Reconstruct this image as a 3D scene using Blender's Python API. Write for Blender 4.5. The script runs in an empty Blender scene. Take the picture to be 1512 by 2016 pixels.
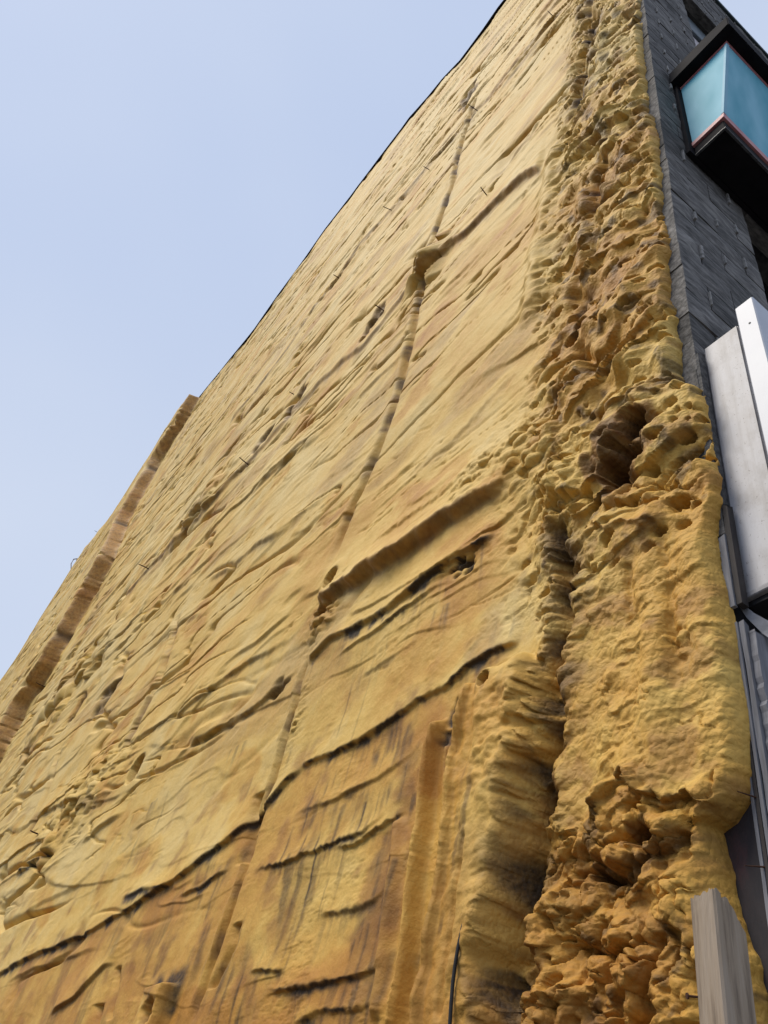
import bpy, bmesh, math, random
import numpy as np
from mathutils import Matrix, Vector

# ------------------------------------------------------------------ camera
CAM = np.array([-1.565, -1.0, 1.6])            # eye height, 1.57 m off the party wall
R = np.array([[0.7910665, -0.52821923, -0.30854213],
              [-0.58267565, -0.49703513, -0.64299702],
              [0.18628711, 0.68843339, -0.70096832]])
FPX = 1606.73
scene = bpy.context.scene
COL = scene.collection
cam_d = bpy.data.cameras.new("camera")
cam_d.sensor_fit = 'VERTICAL'; cam_d.sensor_height = 36.0
cam_d.lens = FPX / 2016 * 36.0
cam_d.clip_start = 0.05; cam_d.clip_end = 3000
cam = bpy.data.objects.new("camera", cam_d); COL.objects.link(cam)
M = Matrix(((*R[0], CAM[0]), (*R[1], CAM[1]), (*R[2], CAM[2]), (0, 0, 0, 1)))
cam.matrix_world = M
scene.camera = cam

# ------------------------------------------------------------------ sky, sun, exposure
SUN_FROM = Vector((-1.05, 0.45, 1.55)).normalized()
elev = math.asin(SUN_FROM.z); azim = math.atan2(SUN_FROM.x, SUN_FROM.y)
world = bpy.data.worlds.new("World"); scene.world = world; world.use_nodes = True
wn = world.node_tree; wn.nodes.clear()
w_out = wn.nodes.new("ShaderNodeOutputWorld"); w_bg = wn.nodes.new("ShaderNodeBackground")
w_sky = wn.nodes.new("ShaderNodeTexSky"); w_sky.sky_type = 'NISHITA'; w_sky.sun_disc = False
w_sky.sun_elevation = elev; w_sky.sun_rotation = azim; w_sky.dust_density = 3.0; w_sky.air_density = 1.2
w_tc = wn.nodes.new("ShaderNodeTexCoord"); w_no = wn.nodes.new("ShaderNodeTexNoise")
w_no.inputs["Scale"].default_value = 1.4; w_no.inputs["Detail"].default_value = 3.0
w_rr = wn.nodes.new("ShaderNodeValToRGB")       # thin high cloud, evenly spread
w_rr.color_ramp.elements[0].position = 0.3; w_rr.color_ramp.elements[0].color = (4.5, 5.35, 7.2, 1)
w_rr.color_ramp.elements[1].position = 0.72; w_rr.color_ramp.elements[1].color = (5.4, 6.1, 7.5, 1)
w_mx = wn.nodes.new("ShaderNodeMix"); w_mx.data_type = 'RGBA'; w_mx.inputs[0].default_value = 0.95
wn.links.new(w_tc.outputs["Generated"], w_no.inputs["Vector"])
wn.links.new(w_no.outputs["Fac"], w_rr.inputs[0])
wn.links.new(w_sky.outputs[0], w_mx.inputs[6]); wn.links.new(w_rr.outputs[0], w_mx.inputs[7])
wn.links.new(w_mx.outputs[2], w_bg.inputs[0]); w_bg.inputs[1].default_value = 0.1
wn.links.new(w_bg.outputs[0], w_out.inputs[0])

sun_d = bpy.data.lights.new("sun", 'SUN'); sun_d.energy = 2.4; sun_d.angle = math.radians(32)
sun_d.color = (1.0, 0.92, 0.80)
sun = bpy.data.objects.new("sun", sun_d); COL.objects.link(sun)
sun.rotation_euler = SUN_FROM.to_track_quat('Z', 'Y').to_euler(); sun.location = (-20, 20, 40)

vs = scene.view_settings
vs.view_transform = 'Standard'; vs.look = 'None'; vs.gamma = 1.0; vs.use_curve_mapping = False
vs.exposure = 0.24
scene.cycles.max_bounces = 4; scene.cycles.diffuse_bounces = 2; scene.cycles.glossy_bounces = 1

# ------------------------------------------------------------------ helpers
rnd = random.Random(7)
CZ = float(CAM[2])

def _ray(px, py):
    v = R @ np.array([px - 756.0, -(py - 1008.0), -FPX]); return v
def W(px, py, h=0.09):
    """point of the party wall's plane, h metres proud of the masonry: (u along the wall, z over eye level)"""
    d = _ray(px, py); t = (-CAM[0] - h) / d[0]
    return (t * d[1] + CAM[1], t * d[2])
def WL(pts, h=0.09):
    return np.array([W(x, y, h) for x, y in pts])

def new_mat(name):
    m = bpy.data.materials.new(name); m.use_nodes = True
    nt = m.node_tree; b = nt.nodes["Principled BSDF"]
    return m, nt, b
def rgba(c): return (c[0], c[1], c[2], 1.0)

def simple_mat(name, c1, c2, scale=8.0, rough=0.7, stretch=(1, 1, 1), bump=0.0, bscale=40.0, metal=0.0,
               c3=None, detail=6.0, lo=0.35, hi=0.65, spec=0.4, bdist=0.004):
    """two or three tone procedural paint / stone / wood with fine relief"""
    m, nt, b = new_mat(name); N, L = nt.nodes, nt.links
    tc = N.new("ShaderNodeTexCoord"); mp = N.new("ShaderNodeMapping"); mp.inputs["Scale"].default_value = stretch
    geo = N.new("ShaderNodeNewGeometry")
    L.new(geo.outputs["Position"], mp.inputs[0])
    n = N.new("ShaderNodeTexNoise"); n.inputs["Scale"].default_value = scale; n.inputs["Detail"].default_value = detail
    n.inputs["Roughness"].default_value = 0.65
    L.new(mp.outputs[0], n.inputs["Vector"])
    r = N.new("ShaderNodeValToRGB"); r.color_ramp.elements[0].position = lo; r.color_ramp.elements[1].position = hi
    r.color_ramp.elements[0].color = rgba(c1); r.color_ramp.elements[1].color = rgba(c2)
    if c3:
        e = r.color_ramp.elements.new(0.5 * (lo + hi)); e.color = rgba(c3)
    L.new(n.outputs["Fac"], r.inputs[0]); L.new(r.outputs[0], b.inputs["Base Color"])
    b.inputs["Roughness"].default_value = rough; b.inputs["Metallic"].default_value = metal
    b.inputs["Specular IOR Level"].default_value = spec
    if bump > 0:
        n2 = N.new("ShaderNodeTexNoise"); n2.inputs["Scale"].default_value = bscale; n2.inputs["Detail"].default_value = 8.0
        L.new(mp.outputs[0], n2.inputs["Vector"])
        bp = N.new("ShaderNodeBump"); bp.inputs["Strength"].default_value = bump; bp.inputs["Distance"].default_value = bdist
        L.new(n2.outputs["Fac"], bp.inputs["Height"]); L.new(bp.outputs[0], b.inputs["Normal"])
    return m

def obj(name, mesh, mat=None, parent=None, label=None, cat=None, group=None, kind=None):
    o = bpy.data.objects.new(name, mesh); COL.objects.link(o)
    if mat is not None and mesh is not None and len(mesh.materials) == 0: mesh.materials.append(mat)
    if parent is not None: o.parent = parent
    if label: o["label"] = label
    if cat: o["category"] = cat
    if group: o["group"] = group
    if kind: o["kind"] = kind
    return o

def bm_mesh(bm, name, smooth=False):
    me = bpy.data.meshes.new(name); bmesh.ops.recalc_face_normals(bm, faces=bm.faces[:])
    bm.to_mesh(me); bm.free()
    if smooth:
        me.polygons.foreach_set("use_smooth", [True] * len(me.polygons))
    return me

def add_box(bm, x0, x1, y0, y1, z0, z1, bev=0.0, jit=0.0, rg=rnd):
    vs_ = [bm.verts.new((x + rg.uniform(-jit, jit), y + rg.uniform(-jit, jit), z + rg.uniform(-jit, jit)))
           for x in (x0, x1) for y in (y0, y1) for z in (z0, z1)]
    fs = [(0, 1, 3, 2), (4, 6, 7, 5), (0, 4, 5, 1), (2, 3, 7, 6), (0, 2, 6, 4), (1, 5, 7, 3)]
    faces = [bm.faces.new([vs_[i] for i in f]) for f in fs]
    if bev > 0:
        es = list({e for f in faces for e in f.edges})
        bmesh.ops.bevel(bm, geom=es, offset=bev, segments=1, affect='EDGES')

def box(name, x0, x1, y0, y1, z0, z1, mat, parent=None, bev=0.0, jit=0.0, **kw):
    bm = bmesh.new(); add_box(bm, x0, x1, y0, y1, z0 + CZ, z1 + CZ, bev, jit)
    return obj(name, bm_mesh(bm, name), mat, parent, **kw)

def add_tube(bm, pts, rads, n=8, cap=True):
    pts = [Vector(p) for p in pts]; rings = []
    for i, p in enumerate(pts):
        d = (pts[min(i + 1, len(pts) - 1)] - pts[max(i - 1, 0)]).normalized()
        a = d.cross(Vector((0, 0, 1)) if abs(d.z) < 0.9 else Vector((1, 0, 0))).normalized(); b = d.cross(a)
        r = rads[i] if hasattr(rads, '__len__') else rads
        rings.append([bm.verts.new(p + a * (r * math.cos(2 * math.pi * k / n)) + b * (r * math.sin(2 * math.pi * k / n))) for k in range(n)])
    for i in range(len(rings) - 1):
        for k in range(n):
            bm.faces.new((rings[i][k], rings[i][(k + 1) % n], rings[i + 1][(k + 1) % n], rings[i + 1][k]))
    if cap:
        bm.faces.new(rings[0][::-1]); bm.faces.new(rings[-1])

# ------------------------------------------------------------------ vectorised noise
_rg = np.random.default_rng(11)
_ang = _rg.uniform(0, 2 * np.pi, 4096).astype(np.float32); _GX = np.cos(_ang); _GY = np.sin(_ang)
def _hash(ix, iy, seed):
    n = (ix.astype(np.uint32) * np.uint32(374761393) + iy.astype(np.uint32) * np.uint32(668265263) + np.uint32((seed * 974711 + 12345) & 0xffffffff))
    n = (n ^ (n >> np.uint32(13))) * np.uint32(1274126177)
    n = (n ^ (n >> np.uint32(15))) * np.uint32(2246822519)
    return n ^ (n >> np.uint32(16))
def perlin(x, y, seed=0):
    xi = np.floor(x).astype(np.int64); yi = np.floor(y).astype(np.int64)
    xf = (x - xi).astype(np.float32); yf = (y - yi).astype(np.float32)
    u = xf * xf * xf * (xf * (xf * 6 - 15) + 10); v = yf * yf * yf * (yf * (yf * 6 - 15) + 10)
    def g(dx, dy):
        k = _hash(xi + dx, yi + dy, seed) >> np.uint32(20)
        return _GX[k] * (xf - dx) + _GY[k] * (yf - dy)
    a = g(0, 0); b = g(1, 0); c = g(0, 1); d = g(1, 1)
    return ((a + u * (b - a)) + v * ((c + u * (d - c)) - (a + u * (b - a)))) * 1.5
def sstep(a, b, x):
    t = np.clip((x - a) / (b - a), 0, 1); return t * t * (3 - 2 * t)
def fbm(x, y, lam, octs=4, gain=0.5, seed=0, sp=None, ridged=False):
    """fractal noise of first wavelength lam; octaves finer than the local mesh spacing sp fade out"""
    out = np.zeros(np.shape(x), np.float32); amp = 1.0; l = lam
    for o in range(octs):
        n = perlin(x / l + 17.3 * o, y / l - 9.1 * o, seed + o * 31)
        if ridged: n = 1.0 - 2.0 * np.abs(n)
        if sp is not None: n = n * sstep(1.2 * sp, 3.5 * sp, l)
        out += amp * n; amp *= gain; l *= 0.5
    return out
def worley(x, y, size, seed=0):
    x = x / size; y = y / size
    xi = np.floor(x).astype(np.int64); yi = np.floor(y).astype(np.int64)
    best = np.full(x.shape, 9.0, np.float32); sec = np.full(x.shape, 9.0, np.float32); val = np.zeros(x.shape, np.float32)
    for dx in (-1, 0, 1):
        for dy in (-1, 0, 1):
            k = _hash(xi + dx, yi + dy, seed)
            px = xi + dx + (k & np.uint32(0xffff)) / 65536.0; py = yi + dy + (k >> np.uint32(16)) / 65536.0
            d = ((px - x) ** 2 + (py - y) ** 2).astype(np.float32)
            m = d < best
            sec = np.where(m, best, np.minimum(sec, d)); val = np.where(m, ((k >> np.uint32(7)) & np.uint32(255)) / 255.0, val); best = np.where(m, d, best)
    return np.sqrt(best), np.sqrt(sec), val

def worley_on(sel, x, y, size, seed=0):
    a, b, c = worley(x[sel], y[sel], size, seed); n = len(x)
    A = np.full(n, 9.0, np.float32); B = np.full(n, 9.0, np.float32); C = np.zeros(n, np.float32)
    A[sel] = a; B[sel] = b; C[sel] = c; return A, B, C

# ------------------------------------------------------------------ the ground
m_ground = simple_mat("packed_gravel", (0.04, 0.038, 0.035), (0.09, 0.085, 0.075), 3.0, 0.95, bump=0.6, bscale=30)
m_walk = simple_mat("pavement_concrete", (0.13, 0.125, 0.12), (0.20, 0.195, 0.19), 2.0, 0.9, bump=0.3, bscale=60)
bm = bmesh.new(); S = 900
bm.faces.new([bm.verts.new(p) for p in ((-S, -S, 0), (S, -S, 0), (S, S, 0), (-S, S, 0))])
obj("ground", bm_mesh(bm, "ground"), m_ground, kind="structure")
bm = bmesh.new(); add_box(bm, -14, 22, -4.2, -0.02, -0.05, 0.13, 0.01)
obj("pavement", bm_mesh(bm, "pavement"), m_walk, kind="structure")

# ------------------------------------------------------------------ the building's frame
bld = obj("corner_building", None, label="tall corner building with its bare side wall coated in sprayed yellow foam", cat="building")

# foam edge towards the street corner: u(z), and the roof line z(u)
edge_px = [(1250, -60), (1251, 0), (1255, 70), (1262, 130), (1266, 192), (1281, 212), (1287, 270), (1289, 340), (1291, 390), (1299, 440),
           (1309, 472), (1303, 540), (1314, 590), (1321, 640), (1328, 700), (1333, 734), (1369, 744), (1376, 800), (1386, 860), (1394, 930), (1390, 990),
           (1396, 1050), (1402, 1110), (1413, 1160), (1426, 1220), (1436, 1280), (1444, 1350), (1451, 1430), (1457, 1500), (1453, 1560), (1430, 1600),
           (1399, 1622), (1408, 1660), (1417, 1700), (1430, 1760), (1445, 1820), (1465, 1880), (1475, 1940), (1487, 2016), (1492, 2100)]
E = WL(edge_px, 0.05)
Ez = E[:, 1][::-1].copy(); Eu = E[:, 0][::-1].copy()
o_ = np.argsort(Ez); Ez = Ez[o_]; Eu = Eu[o_]
roof_px = [(990, 0), (950, 58), (905, 119), (870, 156), (843, 189), (805, 232), (788, 256), (745, 312), (703, 368), (690, 386), (640, 450), (600, 508), (545, 583), (500, 648),
           (440, 722), (372, 806), (350, 812), (330, 836), (312, 868), (290, 900), (268, 935), (250, 965), (236, 990), (205, 1030), (170, 1074), (150, 1104),
           (130, 1140), (105, 1180), (62, 1245), (38, 1285), (0, 1342), (-20, 1372)]
k_ = [i for i, p in enumerate(roof_px) if p == (372, 806)][0] + 1
PROJ = 0.33                                      # the rear bay stands this far in front of the main wall
Rf = np.concatenate([WL(roof_px[:k_], 0.12), WL(roof_px[k_:], 0.10 + PROJ)])
Ru = np.concatenate([[-1, 0.0, 1.2], Rf[:, 0], [46.0]]); Rz = np.concatenate([[12.6, 12.6, 16.0], Rf[:, 1], [Rf[-1, 1]]])
for i in range(1, len(Ru)): Ru[i] = max(Ru[i], Ru[i - 1] + 0.02)
UMAX = 44.0
def ub(z):
    z = np.asarray(z, float)
    o = z * 0
    jag = 0.016 * perlin(z / 0.21, o + 0.3, 701) + 0.011 * perlin(z / 0.075, o + 1.3, 702) + 0.007 * np.abs(perlin(z / 0.032, o + 2.3, 703))
    return np.interp(z, Ez, Eu) + jag * np.where(z > 1.9, 1.0, np.where(z > 1.05, 0.35, 0.7))
def zt(u): return np.interp(u, Ru, Rz)

# ------------------------------------------------------------------ foam coat: mesh lattice
def graded(a, b, k, off):
    """values from a to b whose step grows with distance"""
    n = int(math.log((b + off) / (a + off)) / k); return (a + off) * np.exp(np.linspace(0, 1, n) * math.log((b + off) / (a + off))) - off
ZT0 = 18.0
gz = np.concatenate([np.linspace(-1.6, 0.36, 26, endpoint=False), graded(0.36, ZT0, 0.0031, 0.25)])
gu = np.concatenate([[0.0, 0.0015, 0.0030], graded(0.0045, UMAX, 0.0051, 0.55), np.arange(14.6, 17.9, 0.032)]); gu = np.unique(np.round(gu, 5))
NT, NR = len(gz), len(gu)
GU, GZ = np.meshgrid(gu, gz)
U = (GU + ub(GZ)[...] * np.exp(-GU / 0.4)).ravel()
Z = (GZ + (zt(U.reshape(GU.shape)) - ZT0) * (np.clip(GZ, 0, None) / ZT0) ** 3).ravel()
EDGE = GU.ravel().copy()
SP = np.maximum(np.repeat(np.gradient(gz), NR) * 1.1, np.tile(np.gradient(gu), NT) * 0.8)
SP = np.clip(SP, 0.002, 0.8)

# broad regions of the wall, in wall coordinates
mid = sstep(0.62, 0.95, U + 0.06 * perlin(U / 0.3, Z / 0.3, 3))          # away from the rough corner strip
strip = 1 - mid
far = sstep(2.5, 9.0, np.hypot(U, Z))
foot = sstep(0.66, 0.55, U + 0.035 * perlin(U / 0.12, Z / 0.12, 6)) + sstep(1.7, 1.9, Z)
strip = strip * np.clip(foot, 0, 1)
low_pop = strip * (1 - sstep(0.98, 1.14, Z + 0.10 * perlin(U / 0.16, Z / 0.16, 5)))    # popcorn foam at the foot of the corner strip
panel = sstep(0.42, 0.36, U) * sstep(1.0, 1.12, Z) * (1 - sstep(1.75, 1.95, Z))         # ribbed panel above it
rough = strip * sstep(1.75, 2.0, Z)

H = np.full(U.shape, 0.085, np.float32)
DZ = np.zeros_like(H); RUST_AND_SHADE = np.zeros_like(H); MOULD_AND_SHADE = np.zeros_like(H)  # brown and black masks: stains, plus shade painted into recesses

seam_u = 2.30
calm = (1 - 0.9 * np.exp(-((U - seam_u - 0.02) / 0.16) ** 2)) * (1 - 0.9 * sstep(0.72, 0.80, U) * sstep(1.32, 1.22, U) * sstep(1.75, 1.55, Z))
# broad waves of the sprayed coat
H += 0.018 * fbm(U, Z, 1.3, 3, 0.5, 21, SP) * (0.4 + 0.6 * mid)
H += 0.012 * far * fbm(U * 0.6, Z, 2.6, 3, 0.55, 22, SP)
H += 0.006 * fbm(U, Z, 0.28, 4, 0.5, 23, SP)
H -= 0.035 * sstep(0.22, 0.04, EDGE)
# overlapping spray laps: soft above, breaking off sharply below
def laps(per, stretch, amp, seed, tilt=0.0, mask=1.0, wob=1.1, sharp=0.06, droop=0.8):
    global H, DZ
    ph = (Z - tilt * U) / per + wob * fbm(U / stretch, Z, per * 2.2, 3, 0.55, seed, SP)
    fl = np.floor(ph); t = ph - fl
    on = sstep(-0.25, 0.45, perlin(U / (per * stretch * 1.6) + fl * 3.7, fl * 5.1, seed + 5))
    sh = np.clip(np.maximum(sharp, 1.6 * SP / per), 0, 0.45)
    droop = droop * np.clip(sharp / sh, 0, 1)
    prof = np.where(t < sh, t / sh, np.power(np.clip(1 - (t - sh) / (1 - sh), 0, 1), 1.7))
    a = amp * on * prof * mask * calm * sstep(1.0 * SP, 2.6 * SP, per)
    H += a; DZ -= droop * a
laps(0.42, 3.4, 0.013, 41, 0.12, mid * (0.2 + 0.8 * sstep(1.9, 2.8, Z)), 0.55)
laps(0.17, 3.0, 0.0075, 42, 0.10, mid * (0.3 + 0.7 * sstep(-0.1, 0.5, perlin(U / 0.7, Z / 0.5, 44))), 0.6)
laps(0.95, 4.0, 0.026, 43, 0.10, far)
laps(0.30, 4.0, 0.011, 48, 0.12, far)
laps(0.060, 2.4, 0.0035, 46, 0.0, mid * sstep(0.0, 0.5, perlin(U / 0.5, Z / 0.4, 47)))

lowm = mid * sstep(1.75, 1.45, Z) * sstep(1.0, 1.15, U) * sstep(7, 4, U)
H += lowm * (0.010 * fbm(U, Z * 0.45, 0.26, 4, 0.55, 151, SP) + 0.0045 * fbm(U * 0.6, Z, 0.06, 3, 0.6, 152, SP))
laps(0.12, 3.2, 0.006, 153, 0.05, lowm * sstep(-0.1, 0.35, perlin(U / 0.35, Z / 0.2, 154)), 1.2)
# rough corner strip: scalloped crusts, lumps and pits
NEAR = np.where((U < 1.15) & (Z < 12) & (Z > 0.2))[0]
rm = 0.30 + 0.70 * sstep(-0.25, 0.25, perlin(U / 0.30, Z / 0.38, 50))
laps(0.24, 1.7, 0.018, 51, -0.25, rough, 1.0, 0.08, 0.6)
laps(0.085, 2.2, 0.009, 52, -0.20, rough * rm, 0.9, 0.15, 0.6)
ax = U / 1.5 + 0.014 * perlin(U / 0.06, Z / 0.06, 59); az = Z + 0.014 * perlin(U / 0.06, Z / 0.06, 60)
p1, _, v1 = worley_on(NEAR, ax, az, 0.060, 601); p2, _, v2 = worley_on(NEAR, ax, az, 0.029, 602); p3, _, v3 = worley_on(NEAR, ax * 1.3, az, 0.016, 603)
d1 = np.sqrt(np.clip(1 - (p1 / 0.80) ** 2, 0, 1)); d2 = np.sqrt(np.clip(1 - (p2 / 0.85) ** 2, 0, 1)); d3 = np.sqrt(np.clip(1 - (p3 / 0.85) ** 2, 0, 1)) * sstep(0.014, 0.008, SP)
spong = 0.72 * ((0.004 + 0.022 * v1 * v1) * d1 + (0.002 + 0.012 * v2 * v2) * d2 + 0.005 * v3 * d3)
H += rough * (rm * spong + 0.026 * fbm(U, Z, 0.34, 3, 0.5, 53, SP)); DZ -= rough * rm * 0.35 * spong
f1_, f2_, va = worley_on(NEAR, U + 0.02 * perlin(U / 0.05, Z / 0.05, 8), Z * 1.2, 0.085, 61)
pit = (va > 0.80) * sstep(0.30, 0.16, f1_)
q1_, _, qa = worley_on(NEAR, U, Z * 1.1, 0.040, 611)
pit2 = (qa > 0.80) * sstep(0.36, 0.20, q1_) * sstep(-0.1, 0.3, perlin(U / 0.2, Z / 0.2, 612))
PITS = (rough + 0.4 * low_pop) * np.clip(0.065 * pit + 0.040 * pit2, 0, 0.08) * (SP < 0.05)
# ribbed panel above it
rough = strip * sstep(1.75, 2.0, Z)

H = np.full(U.shape, 0.085, np.float32)
DZ = np.zeros_like(H); RUST_AND_SHADE = np.zeros_like(H); MOULD_AND_SHADE = np.zeros_like(H)

seam_u = 2.30
calm = (1 - 0.9 * np.exp(-((U - seam_u - 0.02) / 0.16) ** 2)) * (1 - 0.9 * sstep(0.72, 0.80, U) * sstep(1.32, 1.22, U) * sstep(1.75, 1.55, Z))
# broad waves of the sprayed coat
H += 0.018 * fbm(U, Z, 1.3, 3, 0.5, 21, SP) * (0.4 + 0.6 * mid)
H += 0.012 * far * fbm(U * 0.6, Z, 2.6, 3, 0.55, 22, SP)
H += 0.006 * fbm(U, Z, 0.28, 4, 0.5, 23, SP)
H -= 0.035 * sstep(0.22, 0.04, EDGE)
# overlapping spray laps: soft above, breaking off sharply below
def laps(per, stretch, amp, seed, tilt=0.0, mask=1.0, wob=1.1, sharp=0.06, droop=0.8):
    global H, DZ
    ph = (Z - tilt * U) / per + wob * fbm(U / stretch, Z, per * 2.2, 3, 0.55, seed, SP)
    fl = np.floor(ph); t = ph - fl
    on = sstep(-0.25, 0.45, perlin(U / (per * stretch * 1.6) + fl * 3.7, fl * 5.1, seed + 5))
    sh = np.clip(np.maximum(sharp, 1.6 * SP / per), 0, 0.45)
    droop = droop * np.clip(sharp / sh, 0, 1)
    prof = np.where(t < sh, t / sh, np.power(np.clip(1 - (t - sh) / (1 - sh), 0, 1), 1.7))
    a = amp * on * prof * mask * calm * sstep(1.0 * SP, 2.6 * SP, per)
    H += a; DZ -= droop * a
laps(0.42, 3.4, 0.014, 41, 0.12, mid * (0.35 + 0.65 * sstep(1.9, 2.8, Z)))
laps(0.17, 3.0, 0.0075, 42, 0.10, mid * (0.3 + 0.7 * sstep(-0.1, 0.5, perlin(U / 0.7, Z / 0.5, 44))))
laps(0.95, 4.0, 0.026, 43, 0.10, far)
laps(0.30, 4.0, 0.011, 48, 0.12, far)
laps(0.060, 2.4, 0.0035, 46, 0.0, mid * sstep(0.0, 0.5, perlin(U / 0.5, Z / 0.4, 47)))

# rough corner strip: scalloped crusts, lumps and pits
laps(0.24, 1.5, 0.034, 51, -0.25, rough, 1.0, 0.10, 0.5)
laps(0.085, 1.9, 0.010, 52, -0.20, rough * sstep(-0.2, 0.4, perlin(U / 0.2, Z / 0.25, 55)), 0.9, 0.2, 0.5)
H += rough * (0.040 * fbm(U, Z, 0.30, 3, 0.5, 53, SP) + 0.016 * fbm(U, Z, 0.10, 2, 0.45, 54, SP))
f1_, f2_, va = worley(U + 0.02 * perlin(U / 0.05, Z / 0.05, 8), Z * 1.2, 0.10, 61)
pit = (va > 0.80) * sstep(0.30, 0.14, f1_)
H -= rough * 0.085 * pit * (SP < 0.05)
# ribbed panel
laps(0.048, 2.4, 0.0075, 56, 0.0, panel * sstep(0.35, 0.05, U), 0.7, 0.25, 0.3)
laps(0.070, 1.2, 0.010, 57, 0.0, panel * sstep(0.1, 0.3, U), 1.0, 0.2, 0.3)
H += panel * (0.010 * fbm(U, Z, 0.12, 4, 0.55, 58, SP) + 0.45 * spong * (0.4 + 0.6 * sstep(0.08, 0.25, U)))
H += panel * (0.022 * np.exp(-((U - 0.06) / 0.05) ** 2) + 0.024 * np.exp(-((U - 0.19) / 0.055) ** 2) * sstep(1.1, 1.3, Z) * sstep(1.68, 1.5, Z))
# popcorn
wx = U + 0.018 * perlin(U / 0.07, Z / 0.07, 9); wz = Z + 0.018 * perlin(U / 0.07, Z / 0.07, 10)
g1, g2, gv = worley_on(NEAR, wx, wz * 1.15, 0.062, 62)
dome = np.sqrt(np.clip(1 - (g1 / 0.75) ** 2, 0, 1))
k1, k2, kv = worley_on(NEAR, wx, wz * 1.1, 0.036, 63)
dome2 = np.sqrt(np.clip(1 - (k1 / 0.8) ** 2, 0, 1))
pop = (0.008 + 0.034 * gv) * dome + (0.004 + 0.016 * kv) * dome2 + 0.05 * fbm(U, Z, 0.26, 3, 0.55, 64)
pop = pop + 0.6 * spong
H += low_pop * pop; DZ -= low_pop * 0.25 * pop

def cracks(lam, stretch, width, depth, seed, mask=1.0, tilt=0.0, cut=0.15):
    """thin deep tears that follow the laps"""
    global H
    n = fbm(U / stretch, Z - tilt * U, lam, 3, 0.5, seed, None)
    on = sstep(cut, cut + 0.25, perlin(U / (lam * stretch * 1.3), Z / (lam * 0.9), seed + 9))
    w = np.maximum(width, 0.55 * SP / lam * 0.6)
    H -= depth * np.exp(-(n / w) ** 2) * on * mask * sstep(1.0 * SP, 2.5 * SP, lam)
cracks(0.55, 5.0, 0.025, 0.045, 141, mid * sstep(1.7, 2.6, Z), 0.10, -0.05)
cracks(0.20, 5.0, 0.035, 0.012, 142, mid * sstep(1.7, 2.3, Z), 0.08, 0.15)
cracks(1.5, 5.0, 0.030, 0.11, 143, far, 0.10, -0.1)
cracks(0.8, 5.0, 0.035, 0.08, 144, far, 0.12, -0.05)
cracks(0.16, 1.5, 0.06, 0.030, 145, rough, -0.2, 0.05)
cracks(0.45, 1.8, 0.045, 0.050, 148, rough, -0.3, 0.0)
cracks(0.10, 1.0, 0.07, 0.035, 146, low_pop, 0.0, -0.1)
cracks(0.24, 1.0, 0.08, 0.060, 149, low_pop, 0.0, -0.1)
cracks(0.12, 1.0, 0.05, 0.010, 147, panel, 0.0, 0.15)
n_s, n_p = worley_on(np.where(SP < 0.017)[0], U + 0.004 * perlin(U / 0.02, Z / 0.02, 12), Z * 1.3, 0.021, 65)[0::2]
grit = (0.3 + 0.7 * n_p) * np.sqrt(np.clip(1 - (n_s / 0.85) ** 2, 0, 1)) * sstep(0.016, 0.008, SP)
H += grit * (0.0065 * low_pop + 0.005 * rough * sstep(-0.1, 0.3, perlin(U / 0.13, Z / 0.13, 66)) + 0.0028 * panel + 0.0060 * mid * sstep(0.05, 0.45, fbm(U, Z, 0.4, 3, 0.6, 67)))

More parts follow.
